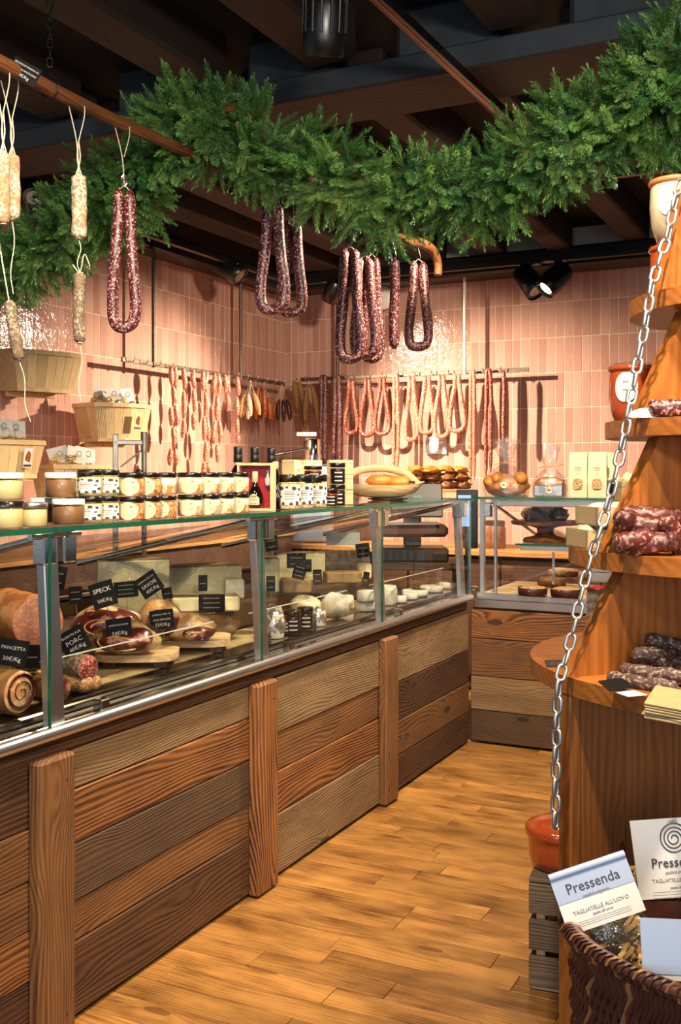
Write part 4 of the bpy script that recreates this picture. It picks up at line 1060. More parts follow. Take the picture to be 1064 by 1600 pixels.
# ------------------------------------------------------------------ wicker basket with pasta packets
bc = Vector((-.10, 1.62, .42)); RA, RB, HB = .30, .185, .275
bk = thing('wicker_basket', 'dark willow basket of pasta packets at the bottom right', 'basket', bc, YAW-.55)
def ell(a, k, z): return Vector((RA*k*math.cos(a), RB*k*math.sin(a), z))
wv = MB(); N = 230
for i in range(N):
    a = 2*PI*i/N; pts = []
    for j in range(15):
        z = HB*j/14; k = .97+.03*(j/14)+.022*math.sin(2*PI*(j/14)*5.5+(i % 2)*1.1)
        pts.append(ell(a+.22*(j/14), k, z))
    wv.tube(pts, .0042, 5, caps=False, m=0 if (i*7) % 11 else 1)
stuff(wv.build('willow_weave', [M['wicker'], M['wicker2']], bk))
MB().lathe([(.93, 0), (.95, .27)], 60, caps=False).xf(0, Matrix.Diagonal((RA, RB, 1, 1))).build('inner_wall', M['wicker'], bk)
MB().tube([ell(2*PI*i/72, 1.02, HB) for i in range(72)], .010, 8, closed=True).build('rim_core', M['wicker'], bk)
rm = MB()
for i in range(150):
    a = 2*PI*i/150; q = []
    for j in range(9):
        b_ = 2*PI*j/8; aa = a+.06*j/8
        q.append(ell(aa, 1.02+.05*math.cos(b_)*1.0, HB+.0125*math.sin(b_)))
    rm.tube(q, .0026, 4, caps=False, m=0 if i % 4 else 1)
stuff(rm.build('rim_binding', [M['wicker'], M['wicker2']], bk))
MB().prism([(RA*.95*math.cos(2*PI*i/40), RB*.95*math.sin(2*PI*i/40)) for i in range(40)], 0, .012).build('bottom', M['wicker'], bk, smooth=False)
# plain wooden stool below the basket
stl = thing('low_stool', 'low wooden stool carrying the willow basket', 'stool', (bc.x, bc.y, 0), YAW-.55)
MB().box((-.24, -.14, .385), (.24, .14, .419), .004).build('seat', M['w_tree'], stl, smooth=False)
for sx in (-1, 1):
    for sy in (-1, 1): MB().box((-.19, -.018, -.018), (.19, .018, .018), .003).build('leg', M['w_tree'], stl, (sx*.2, sy*.105, .193), (0, -PI/2, 0), smooth=False)
def pasta_bag(p, rot, label, w_, h_, d_, seed, header, hh):
    t = thing('pasta_packet', label, 'pasta packet', p, rot); rnd = random.Random(seed)
    nst = MB()
    for i in range(46):
        z = h_*(.02+.96*(i/46)); y = rnd.uniform(-.5, .5)*d_*.75; am = rnd.uniform(.006, .016); ph = rnd.uniform(0, 6)
        pts = [(-w_*.46+w_*.92*j/10, y+am*math.sin(j*.9+ph), z+am*.6*math.cos(j*.7+ph)-.012*(1-abs(j-5)/5)) for j in range(11)]
        nst.tube(pts, .0042, 5, flat=.5)
    stuff(nst.build('tagliatelle', M['pasta'], t))
    MB().blob((0, 0, h_*.5), (w_*.56, d_*.62, h_*.62), seed, .10, 4, 20, 12).build('clear_bag', M['film'], t)
    # folded card header over the bag front
    card = MB().box((-w_*.5, -.0012, 0), (w_*.5, 0, hh)); 
    o = card.build('card', M['paper'], t, (0, -d_*.78, h_-hh*.35), (-.12, 0, 0), smooth=False)
    if header == 'fold':
        MB().box((-w_*.5, -.002, hh*.52), (w_*.5, -.0011, hh)).build('blue_band', M['paper_blue'], o, smooth=False)
        MB().tube([(-w_*.5, 0, hh), (w_*.5, 0, hh)], .006, 10).build('folded_edge', M['paper_blue'], o)
        zt = hh*.72
    elif header == 'blank':
        MB().box((-w_*.5, -.002, hh*.1), (w_*.5, -.0011, hh)).build('blue_band', M['paper_blue'], o, smooth=False); return t
    else:
        zt = hh*.44
        sp = [(.026*(1-q*.85)*math.cos(q*22), -.0022, hh*.74+.026*(1-q*.85)*math.sin(q*22)) for q in [i/70 for i in range(71)]]
        MB().tube(sp, .0009, 4).build('spiral_emblem', M['ink'], o)
        put('lettering', text_mesh('1893', .009, M['ink_grey']), o, (0, -.0022, hh*.95), (PI/2, 0, 0))
    put('lettering', text_mesh('Pressenda', .0215, M['ink']), o, (0, -.0024, zt), (PI/2, 0, 0))
    put('lettering', text_mesh('pastificio artigianale', .0055, M['ink_grey']), o, (0, -.0024, zt-.0145), (PI/2, 0, 0))
    for i, (s_, z_, q) in enumerate((('TAGLIATELLE ALL\'UOVO', hh*.36, .0082), ('pasta all\'uovo', hh*.27, .006))):
        put('lettering', text_mesh(s_, q, M['ink_grey']), o, (0, -.0016, z_-.004 if header == 'fold' else z_-hh*.14), (PI/2, 0, 0))
    lz_ = .15 if header == 'fold' else .08
    for i in range(3): MB().box((-w_*.34, -.0015, hh*(lz_-.035*i)-.0003), (w_*.34, -.0011, hh*(lz_-.035*i)+.0003)).build('print_line', M['ink_grey'], o, smooth=False)
    return t
def in_basket(px, py, d): return on_d(px, py, d)
p = in_basket(982, 1530, 1.60); pasta_bag((p.x, p.y, .585), (-.25, -.30, YAW+.05), 'pasta packet with a folded pale blue and white card, left in the basket', .125, .15, .06, 3, 'fold', .085)
p = in_basket(1062, 1505, 1.74); pasta_bag((p.x, p.y, .585), (-.12, -.07, YAW), 'pasta packet with a tall white card and spiral emblem, back of the basket', .14, .15, .06, 4, 'tall', .125)
p = in_basket(1068, 1560, 1.46); pasta_bag((p.x, p.y, .59), (-.2, 0, YAW-.1), 'pasta packet with a plain pale blue card, front of the basket', .12, .12, .05, 5, 'blank', .08)

# ------------------------------------------------------------------ jars on the glass top
def patch(r, z0, z1, a0, a1, mask, nu=16, nv=12):
    b = MB()
    for j in range(nv+1):
        for i in range(nu+1):
            a = a0+(a1-a0)*i/nu; b.v.append(Vector((r*math.cos(a), r*math.sin(a), z0+(z1-z0)*j/nv)))
    for j in range(nv):
        for i in range(nu):
            m = mask((i+.5)/nu, (j+.5)/nv)
            if m is not None: k = j*(nu+1)+i; b.face([k, k+1, k+nu+2, k+nu+1], m)
    return b
def m_round(u, v):
    d = (u-.5)**2+(v-.5)**2
    if d > .25: return None
    if (u-.66)**2+(v-.74)**2 < .0016: return 1
    if (.58 < u < .80 and .42 < v < .46 and int(u*40) % 3) or (.62 < u < .84 and .30 < v < .335 and int(u*40) % 3): return 1
    return 0
def m_spots(u, v):
    for (x, y, s) in ((.12, .9, .08), (.34, .95, .06), (.62, .9, .09), (.85, .85, .07), (.93, .3, .08), (.75, .1, .09), (.5, .06, .07), (.2, .08, .06), (.08, .45, .05), (.8, .55, .06)):
        if (u-x)**2+((v-y)*.8)**2 < s*s: return 1
    if .25 < u < .66 and .3 < v < .75 and int(v*14) % 2 == 0: return 2
    return 0
CONT = {'pate': meat('coarse_pate', '#a8612f', '#d9a468', 60, .5, .5), 'pale': meat('pale_pate', '#c58a58', '#ecd2a4', 40, .48, .5), 'brown': plain('brown_spread', '#74512f', .45, vary=.06), 'cream': plain('cream_spread', '#bfae78', .45, vary=.05),
        'nuts': meat('cashew_nuts', '#b98a4e', '#ecd6a6', 55, .45, .5), 'jam': plain('red_jam', '#7a1c0c', .25, vary=.15), 'fat': plain('white_fat_layer', '#e6ddc0', .5, vary=.05), 'dk': plain('dark_preserve', '#2a100a', .25, vary=.1)}
_jar_protos = {}
def jar(kind, p, label, rz=0.0, group=None):
    # kinds: (radius, height, contents, lid material, label mask, label material)
    r, h, cont, lid, mask, two = {'round_pate': (.0385, .066, 'pate', 'lid_black', 'round', False), 'round_pale': (.0385, .066, 'pale', 'lid_black', 'round', True), 'plain_pale': (.0385, .066, 'pale', 'lid_black', None, True),
        'spot': (.034, .070, 'cream', 'lid_black', 'spots', False), 'white_brown': (.041, .066, 'brown', 'lid_white', None, False), 'white_cream': (.041, .066, 'cream', 'lid_white', None, False),
        'black_cream': (.041, .066, 'cream', 'lid_black', None, False), 'steel_cream': (.036, .060, 'cream', 'steel', None, False), 'nuts': (.042, .125, 'nuts', 'lid_black', 'spots', False),
        'jam': (.036, .07, 'jam', 'lid_black', 'dark', False), 'dark': (.032, .085, 'dk', 'lid_black', 'dark', False)}[kind]
    if kind in _jar_protos: return dup(_jar_protos[kind], p, (0, 0, rz), label)
    t = thing('preserve_jar', label, 'jar', p, rz, group); _jar_protos[kind] = t
    hb = h*.80
    MB().lathe([(r*.92, 0), (r, .003), (r, hb*.93), (r*.93, hb)], 24).build('glass_body', M['glass_jar'], t)
    if two:
        MB().lathe([(r*.90, .002), (r*.955, .005), (r*.955, hb*.58)], 22).build('contents', CONT[cont], t)
        MB().lathe([(r*.955, hb*.585), (r*.955, hb*.9), (r*.88, hb*.94)], 22).build('fat_layer', CONT['fat'], t)
    else: MB().lathe([(r*.90, .002), (r*.955, .005), (r*.955, hb*.88), (r*.88, hb*.93)], 22).build('contents', CONT[cont], t)
    MB().lathe([(r*.95, hb*.98), (r*1.0, hb*1.0), (r*1.0, h*.97), (r*.95, h), (.002, h)], 28, caps=False).build('lid', M[lid], t)
    a = -PI/2+.42+YAW*0
    if mask == 'round': patch(r*1.012, hb*.04, hb*.98, a-.75, a+.75, m_round, 34, 30).build('label', [M['cream'], M['ink']], t)
    if mask == 'spots': patch(r*1.012, hb*.16, hb*.82, a-1.15, a+1.15, m_spots, 28, 20).build('label', [M['paper'], M['ink'], M['ink_grey']], t)
    if mask == 'dark': patch(r*1.012, hb*.10, hb*.8, a-.9, a+.9, lambda u, v: 1 if (.2 < u < .8 and int(v*9) % 3 == 1) else 0, 18, 18).build('label', [M['slate'], M['chalk']], t)
    return t
def top(px, x, z=ZT1): p = on_x(px, 800, x); return Vector((x, p.y, z+.0005))
XJ = -1.80; TH_ = .0665
seq = [(205, 'round_pate'), (231, 'round_pate'), (256, 'round_pate'), (297, 'round_pale'), (325, 'round_pale'), (348, 'round_pale'), (371, 'round_pale')]
order = ['first', 'second', 'third', 'fourth', 'fifth', 'sixth', 'seventh']
for i, (px, kd) in enumerate(seq):
    for tier in (0, 1):
        k2 = 'plain_pale' if (i == 2 and tier == 1) else kd
        jar(k2, top(px, XJ-.01, ZT1+tier*(TH_+.0008)), 'black-lidded pate jar, %s from left in the %s row on the glass top' % (order[i], 'upper' if tier else 'lower'), .12*math.sin(i*2.1+tier), 'pate jars on the glass top')
for i, px in enumerate((141, 167)):
    for tier in (0, 1): jar('spot', top(px, XJ-.02, ZT1+tier*.0705), 'small black-lidded jar with spotted white label, %s of the %s pair' % (('left', 'right')[i], ('lower', 'upper')[tier]), .3*i, 'spotted label jars on the glass top')
for (px, kd, x, tier, lb) in [(107, 'white_brown', XJ, 0, 'white-lidded jar of brown spread on the glass top, front'), (95, 'white_brown', XJ-.05, 1, 'white-lidded jar of brown spread stacked highest beside the spotted jars'), (72, 'white_brown', XJ-.12, 0, 'white-lidded brown jar standing behind the steel-lidded jar'),
    (51, 'steel_cream', XJ, 0, 'steel-lidded jar of cream spread on the glass top'), (10, 'black_cream', XJ, 0, 'black-lidded jar of cream spread at the left picture edge'), (9, 'white_cream', XJ-.01, 1, 'white-lidded jar of cream spread stacked at the left picture edge'),
    (124, 'round_pate', XJ-.12, 0, 'black-lidded pate jar behind the spotted jars, lower'), (122, 'round_pate', XJ-.12, 1, 'black-lidded pate jar behind the spotted jars, upper')]:
    jar(kd, top(px, x, ZT1+(.0672 if tier else 0)), lb, .1, 'jars at the left end of the glass top')
XN = -1.83
for i, px in enumerate((452, 472, 494)): jar('nuts', top(px, XN, ZT1), 'tall jar of pale nuts with spotted label, %s of three' % order[i], .25, 'jars of nuts on the glass top')
jar('jam', top(489, XN-.07, ZT1+.088), 'red jam jar standing high behind the nut jars', .2); jar('jam', top(514, XN+.0, ZT1), 'orange-red jam jar right of the nut jars', .2)
jar('dark', top(527, XN, ZT1), 'dark preserve jar with black label, lower of two', .2); jar('dark', top(527, XN, ZT1+.0855), 'dark preserve jar with black label, upper of two', .2)
# support crate of cartons behind
cart = 0
def carton(p, label, sx=.05, sy=.05, sz=.06, rz=YAW):
    t = thing('gift_carton', label, 'carton', p, rz, 'cream gift cartons behind the nut jars')
    MB().box((-sx/2, -sy/2, 0), (sx/2, sy/2, sz), .0025).build('box', M['carton'], t, smooth=False)
    MB().blob((sx/2, 0, sz*.55), (.004, sy*.32, sz*.3), 3, .1).build('window_treats', M['dough'], t)
    MB().box((-sx/2-.0006, -sy/2-.0006, sz*.78), (sx/2+.0006, sy/2+.0006, sz*.79)).build('lid_seam', M['kraft'], t, smooth=False)
pb_ = top(475, -2.02)
for lv, n in ((0, 5), (1, 4), (2, 3)):
    for i in range(n):
        nm_ = ('bottom', 'middle', 'top')[lv]
        carton((pb_.x-.02, pb_.y-.15+lv*.045+i*.082, ZT1+.001+lv*.0615), 'small cream gift carton, %s in the %s layer behind the nut jars' % (order[i], nm_), .06, .078, .06, 0)
for k, (px, z) in enumerate(((531, 0), (531, .0615), (531, .123))):
    p = top(px, -1.90, ZT1+z); carton(p, 'cream gift carton with a curved window, %s of the end stack' % ('bottom', 'middle', 'top')[k], .1, .10, .06, YAW+.1)

# gift box with bottle, bottles behind
gb = thing('gift_box', 'open wooden gift box lined in red with a dark bottle', 'gift box', top(401, -1.87), YAW-.12)
Wg, Hg, Dg = .062, .165, .07
b = MB(); b.box((-Wg, -Dg/2, 0), (Wg, Dg/2, .008)); b.box((-Wg, -Dg/2, Hg-.008), (Wg, Dg/2, Hg)); b.box((-Wg, -Dg/2, .008), (-Wg+.007, Dg/2, Hg-.008)); b.box((Wg-.007, -Dg/2, .008), (Wg, Dg/2, Hg-.008)); b.box((-Wg+.007, Dg/2-.006, .008), (Wg-.007, Dg/2, Hg-.008))
b.build('wooden_case', M['w_tray'], gb, smooth=False)
MB().box((-Wg+.0075, Dg/2-.010, .0085), (Wg-.0075, Dg/2-.0065, Hg-.0085)).build('red_lining', M['red'], gb, smooth=False)
t = thing('bottle', 'round dark bottle with cream label inside the red gift box', 'bottle', gb.location+Vector((-.004, -.004, .0085)), YAW-.12)
MB().lathe([(.02, 0), (.024, .003), (.028, .03), (.028, .045), (.02, .066), (.01, .082), (.009, .10)], 22).build('glass', M['wine'], t)
MB().lathe([(.0095, .09), (.011, .091), (.011, .124), (.009, .128)], 16).build('cap', M['cream'], t)
patch(.0287, .012, .05, -PI/2-.75, -PI/2+.75, lambda u, v: None if (v > .6 and abs(u-.5) > .5-(v-.6)) else (1 if (.25 < u < .75 and int(v*10) % 3 == 1) else 0)).build('label', [M['cream'], M['ink_grey']], t)
t = thing('spout', 'small white pourer in the red gift box beside the bottle', 'pourer', gb.location+Vector((.034, .02, .085)), YAW)
MB().lathe([(.006, 0), (.010, .004), (.011, .025), (.006, .032), (.004, .05), (.006, .055)], 14).build('body', M['paper'], t)
for i, (px) in enumerate((372, 398, 424)):
    p = top(px, -2.02, ZT1)
    t = thing('bottle', 'tall bottle with black cap behind the gift box, %s of three' % order[i], 'bottle', p, 0, 'capped bottles behind the gift box')
    MB().lathe([(.028, 0), (.032, .004), (.032, .11), (.024, .14), (.0125, .16), (.0125, .185)], 18).build('glass', M['wine'], t)
    MB().lathe([(.0145, .17), (.017, .172), (.017, .195), (.0155, .197), (.0165, .2), (.0165, .225), (.015, .227)], 18).build('cap', M['plastic'], t)
    MB().lathe([(.0128, .16), (.0132, .17)], 14, caps=False).build('neck_foil', M['cream'], t)
t = thing('bottle', 'slim dark bottle with printed label between gift box and nut jars', 'bottle', top(430, -1.86), YAW)
MB().lathe([(.017, 0), (.02, .003), (.02, .11), (.012, .135), (.009, .15), (.010, .165)], 18).build('glass', M['wine'], t)
patch(.0205, .03, .11, -PI/2-.9, -PI/2+.9, lambda u, v: 1 if ((u*5+v*3) % 1 < .25 and .2 < v < .8) else 0).build('label', [M['slate'], M['chalk']], t)
MB().lathe([(.0105, .145), (.0115, .146), (.0115, .17), (.008, .172)], 14).build('cap', M['w_tray'], t)

# carved wooden basket tray with bread
pt = on_x(596, 775, -2.02); tray = thing('carved_wood_basket', 'pale carved wooden basket tray with a broad arched handle', 'basket tray', (-2.02, pt.y, ZT1+.012), YAW+.25)
b = MB(); n = 28; base = 0
for (k, z) in ((.55, .0), (.78, .012), (.95, .045), (1.0, .06), (.95, .06), (.85, .045), (.6, .016)):
    for i in range(n):
        a = 2*PI*i/n; b.v.append(Vector((.215*k*math.cos(a), .10*k*math.sin(a), z+.018*abs(math.cos(a))**3*k)))
for j in range(6):
    for i in range(n):
        i2 = (i+1) % n; b.face([j*n+i, j*n+i2, (j+1)*n+i2, (j+1)*n+i])
b.face([i for i in range(n)][::-1]); b.face([6*n+i for i in range(n)]); b.build('tray', M['w_tray'], tray, smooth=True, angle=60)
MB().tube(spl([(-.195, 0, .055), (-.165, 0, .105), (-.09, 0, .135), (.02, 0, .14), (.12, 0, .115), (.185, 0, .06)], 6), .019, 10, flat=.7).build('arched_handle', M['w_tray'], tray)
for i, (x, y, z, rz) in enumerate(((-.01, .0, .078, .3), (.075, -.01, .074, -.3), (.03, .035, .078, 0))):
    p = tray.matrix_basis @ Vector((x, y, z)); o = MB().blob((0, 0, 0), (.065, .038, .032), i+5, .12, 3, 18, 10).build('bread_roll', M['bread'], None, p, (0, 0, rz+YAW)); tag(o, 'golden bread roll in the carved basket tray, %s' % ('left', 'right', 'rear')[i], 'bread', 'bread rolls in the carved tray')
p = tray.matrix_basis @ Vector((.125, -.055, .062)); plate('price_sign', 'small black price card in the bread tray', p, .05, .035, ('~', '~'), (.010, .010), (-.3, 0, YAW+.1))
o = MB().lathe([(.07, 0), (.095, .006), (.095, .010), (.07, .0105)], 28).build('dark_plate', M['plastic'], None, (-1.98, pt.y-.02, ZT1+.0005)); tag(o, 'flat dark plate under the carved bread tray', 'plate')

# ------------------------------------------------------------------ till screen, scale and bread packets at the far end
pm_ = on_d(708, 765, 5.75)
till = thing('till_stand', 'dark till machine with tilted screen behind the far end of the long case', 'till', (-2.3, 5.55, .905), YAW)
MB().box((-.2, -.12, -.02), (.2, .16, .06), .01).build('base', M['plastic'], till, smooth=False)
MB().box((-.05, -.03, .06), (.05, .05, .30), .01).build('neck', M['plastic'], till, smooth=False)
MB().box((-.24, -.10, .12), (.20, .10, .19), .02).build('scale_body', M['w_dkin'], till, smooth=False)
MB().box((-.17, -.13, .19), (.15, .06, .205), .005).build('scale_pan', M['steel'], till, smooth=False)
MB().box((-.15, -.012, -.10), (.15, .012, .10), .006).build('screen_housing', M['plastic'], till, (.02, -.05, .33), (-.25, 0, 0), smooth=False)
MB().box((-.02, -.0145, -.02), (.03, -.0125, .025)).build('green_screen', emit('dim_green_display', (.05, .3, .12, 1), .15), till, (.02, -.05, .33), (-.25, 0, 0), smooth=False)
ts = thing('till_table', 'small dark steel table carrying the till machine', 'table', (-2.3, 5.55, 0), YAW)
MB().box((-.3, -.2, .845), (.3, .25, .884), .004).build('table_top', M['w_dkin'], ts, smooth=False)
for sx in (-1, 1):
    for sy in (-.17, .22): MB().box((sx*.27-.015, sy-.015, 0), (sx*.27+.015, sy+.015, .845), .002).build('leg', M['black'], ts, smooth=False)
mon = thing('monitor', 'black framed monitor seen edge on where the two glass cases meet', 'monitor', on_d(730, 808, 5.62), YAW-.18)
MB().box((-.058, -.012, -.17), (.058, .012, .15), .004).build('frame', M['plastic'], mon, smooth=False)
MB().box((-.05, -.0135, -.05), (.02, -.012, .12)).build('screen', M['screen'], mon, smooth=False)
MB().tube([(0, .02, -.1), (0, .05, -.46)], .015, 8).build('stand', M['black'], mon)
shelf_p = on_d(688, 764, 6.72)
bs = thing('bread_shelf', 'small wooden shelf carrying wrapped bread packets above the monitor', 'shelf', (shelf_p.x, shelf_p.y, shelf_p.z-.02), YAW)
MB().box((-.2, -.1, 0), (.2, .1, .02), .003).build('board', M['w_top'], bs, smooth=False)
for sx in (-.17, .17): MB().box((sx-.012, -.02, shelf_p.z*-1+.925), (sx+.012, .02, .0)).build('leg', M['w_top'], bs, smooth=False)
bz = bs.location.z+.02
random.seed(12)
for lv, n in ((0, 4), (1, 4), (2, 4)):
    for i in range(n):
        p = bs.matrix_basis @ Vector((-.145+i*.095+lv*-.008, random.uniform(-.02, .02), .02+.025+lv*.048))
        o = MB().blob((0, 0, 0), (.059, .065, .030), i+lv*7, .3, 5, 16, 9).build('wrapped_bun', M['bread_d'] if lv < 2 else M['bread'], None, p, (0, 0, YAW+random.uniform(-.3, .3)))
        tag(o, 'dark crusty bun in the pile on the bread shelf, %s in layer %s' % (order[i], order[lv]), 'bread', 'buns piled on the bread shelf')

# ------------------------------------------------------------------ goods on and in the back cake case
ZB = 1.2705
def bagged(px, w_, h_, kind, label):
    p = on_y(px, 770, YB+.16); t = thing('wrapped_cake', label, 'cake', (p.x, p.y, ZB), .1)
    if kind == 'brioche':
        MB().blob((0, 0, h_*.42), (w_*.5, .075, h_*.45), 4, .14, 5, 24, 14).build('brioche', M['bread'], t)
        for i in range(5): MB().blob((-w_*.34+i*w_*.17, -.02, h_*.55+.02*math.sin(i*2)), (.036, .055, .036), i, .08).build('brioche_lobe', M['bread'], t)
    else:
        MB().box((-w_*.44, -.05, 0), (w_*.44, .05, h_*.55), .008).build('foil_tin', M['steel'], t, smooth=False)
        MB().blob((0, 0, h_*.55), (w_*.45, .052, h_*.32), 2, .16, 5, 20, 12).build('loaf_top', M['bread'], t)
    prof = [(w_*.50, .0), (w_*.54, h_*.3), (w_*.5, h_*.75), (w_*.22, h_*1.15), (.018, h_*1.3), (.035, h_*1.5), (w_*.33, h_*2.25)]
    b = MB(); n = 28
    for j, (r, z) in enumerate(prof):
        for i in range(n):
            a = 2*PI*i/n; k = 1+(.22 if j > 4 else .04)*noise.noise(Vector((math.cos(a)*3, math.sin(a)*3, j*.7+px)))
            zz = z+(.05*noise.noise(Vector((a*2.2, px, 0))) if j == 6 else 0)
            b.v.append(Vector((r*k*math.cos(a), r*k*(.62 if j < 3 else .5)*math.sin(a), zz)))
    for j in range(len(prof)-1):
        for i in range(n): i2 = (i+1) % n; b.face([j*n+i, j*n+i2, (j+1)*n+i2, (j+1)*n+i])
    b.build('cellophane_bag', M['film'], t)
    MB().tube([(.024*math.cos(2*PI*i/14), .016*math.sin(2*PI*i/14), h_*1.3) for i in range(14)], .0028, 5, closed=True).build('raffia_tie', M['twine'], t)
    MB().tube(spl([(-.06, -.02, h_*1.22), (-.02, -.018, h_*1.3), (.02, -.018, h_*1.3), (.075, -.02, h_*1.4)], 4), .0022, 5).build('raffia_end', M['bread'], t)
    o = MB().lathe([(.017, 0), (.017, .001)], 20).build('round_sticker', M['cream'], t, (0.005, -.085 if kind == 'brioche' else -.056, h_*.45 if kind == 'brioche' else h_*.3), (PI/2, 0, 0))
    MB().prism([(-.009, -.004), (.009, -.004), (.004, .002), (.002, 0), (-.003, .006)], .001, .0016).build('mountain_emblem', M['ink'], o, smooth=False)
    return t
bagged(791, .235, .135, 'brioche', 'brioche in tied cellophane, left on the cake case top')
bagged(859, .175, .12, 'tin', 'loaf cake in a silver tin and tied cellophane on the cake case top')
for i, (px, yy, lb) in enumerate(((904, .14, 'cream paper granola bag with oval window, left of three on the cake case'), (934, .12, 'cream paper granola bag with oval window, middle of three on the cake case'), (947, .26, 'cream paper granola bag mostly hidden, right of three on the cake case'))):
    p = on_y(px, 770, YB+yy); t = thing('granola_bag', lb, 'paper bag', (p.x, p.y, ZB), .12)
    wb_, hb_ = .045, .225
    b = MB()
    for (k, d, z) in ((1.0, .032, 0), (1.03, .036, .07), (1.0, .03, .15), (.98, .016, .215), (.98, .004, hb_)):
        b.v += [Vector((-wb_*k, -d, z)), Vector((wb_*k, -d, z)), Vector((wb_*k, d, z)), Vector((-wb_*k, d, z))]
    for j in range(4):
        for q in range(4): b.face([j*4+q, j*4+(q+1) % 4, (j+1)*4+(q+1) % 4, (j+1)*4+q])
    b.face([3, 2, 1, 0]); b.face([16, 17, 18, 19]); b.build('bag', M['kraft2'], t, smooth=False)
    MB().box((-wb_, -.007, hb_-.014), (wb_, .005, hb_+.004), .002).build('folded_top', M['kraft2'], t, smooth=False)
    MB().prism([(.025*math.cos(2*PI*k/24)*1.0, max(-.026, min(.026, .034*math.sin(2*PI*k/24)))) for k in range(24)], -.0405, -.034, axis='y').xf(0, Tr(0, .0, .068)).build('oval_window', M['nut'], t, smooth=False)
    for z_, q in ((.150, .018), (.139, .014), (.118, .010)):
        for k_ in range(4): MB().box((-q+q*.5*k_, -.0345, z_-.0012), (-q+q*.5*k_+q*.36, -.0305, z_+.0012)).build('print_row', M['ink_grey'], t, smooth=False)
p = on_y(975, 745, YB+.2); t = thing('cake_tin', 'dark round tin of pale meringue pieces half hidden by the tree board', 'tin', (p.x, p.y, ZB), 0)
MB().lathe([(.09, 0), (.095, .005), (.095, .07), (.085, .07)], 26).build('tin', M['plastic'], t)
random.seed(4)
for i in range(9): MB().blob((random.uniform(-.06, .06), random.uniform(-.05, .05), .075+random.uniform(0, .03)), (.03, .03, .025), i, .3).build('meringue', M['dough'], t)
# cake stand with dark cakes on the inner shelf
p = on_y(852, 843, YB+.33); zs_ = 1.0265; ks = thing('cake_stand', 'turned dark wood cake stand on the inner glass shelf', 'cake stand', (p.x, p.y, zs_), 0)
MB().lathe([(.115, 0), (.12, .01), (.11, .022), (.06, .032), (.042, .05), (.045, .072), (.08, .084), (.172, .092), (.18, .1), (.18, .112), (.17, .114)], 36).build('stand', M['bread_d'], ks)
random.seed(8)
for i in range(8):
    a = i*2.4; r = .11*math.sqrt((i+.5)/8); o = MB().blob((0, 0, 0), (.052, .045, .036), i+3, .35, 6, 16, 10).build('chocolate_cookie', M['choc'] if i % 2 else M['nut'], None, (p.x+.01+r*math.cos(a), p.y+r*math.sin(a), zs_+.146+(.05 if i < 3 else 0)), (0, 0, a))
    tag(o, ('upper' if i < 3 else 'lower')+' dark nutty cookie heaped on the wooden cake stand, %s of its layer' % order[i if i < 3 else i-3], 'cookie', 'cookies on the cake stand')
# dark jars behind on the case shelf, cakes on the tray
for i, (px, py, rr, top_m, lb) in enumerate(((832, 930, .075, 'nut', 'dark chocolate tart with nut topping, left on the cake tray'), (885, 932, .08, 'nut', 'dark chocolate tart with pale nuts, middle of the cake tray'), (862, 915, .08, 'nut', 'nut topped tart behind the two dark tarts'), (934, 930, .055, 'red', 'small tart with red berry top, right on the cake tray'), (880, 900, .09, 'bread', 'golden tart at the back of the cake tray'), (925, 905, .08, 'nut', 'nut tart at the back right of the cake tray'))):
    p = on_z(px, py, .779); t = thing('tart', lb, 'tart', (p.x, p.y, .7785), i*.7)
    MB().lathe([(rr*.88, 0), (rr*.95, .004), (rr, .036), (rr*.96, .04), (rr*.9, .034)], 26).build('crust', M['choc'] if i in (0, 1, 3) else M['bread_d'], t)
    MB().blob((0, 0, .034), (rr*.92, rr*.92, .014), i, .2, 8, 20, 8).build('topping', M[top_m], t)
p = on_z(785, 925, .779); o = MB().tube(spl([(-.06, 0, 0), (-.02, .02, .012), (.05, .02, .016), (.1, -.01, .004), (.06, -.03, 0)], 5), .004, 6).build('ribbon', M['twine'], None, (p.x, p.y, .784)); tag(o, 'pale curled ribbon on the cake tray', 'ribbon')
for i, px in enumerate((766, 777)):
    p = on_y(px, 853, 6.45); t = thing('storage_jar', 'dark storage jar on the worktop seen through the cake case, %s' % ('left', 'right')[i], 'jar', (p.x, p.y, .9035))
    MB().lathe([(.05, 0), (.055, .005), (.055, .13), (.045, .15)], 20).build('body', M['bread_d'], t); MB().lathe([(.047, .148), (.05, .15), (.05, .175), (.04, .18)], 20).build('lid', M['plastic'], t)
p = on_y(488, 700, 6.42);  t = thing('kitchen_mixer', 'steel kitchen machine with a round drum below the olive sausage bunches', 'machine', (p.x, p.y, .9035), YAW)
MB().box((-.15, -.12, 0), (.15, .12, .55), .02).build('body', M['steel'], t, smooth=False); MB().lathe([(.06, .55), (.062, .56), (.062, .72), (.05, .73)], 26).build('drum', M['chrome'], t)
MB().box((-.11, -.012, .745), (.03, .012, .775), .004).build('white_head', M['lid_white'], t, smooth=False); MB().tube([(-.02, -.05, .66), (-.30, -.08, .61)], .009, 8).build('lever', M['chrome'], t)

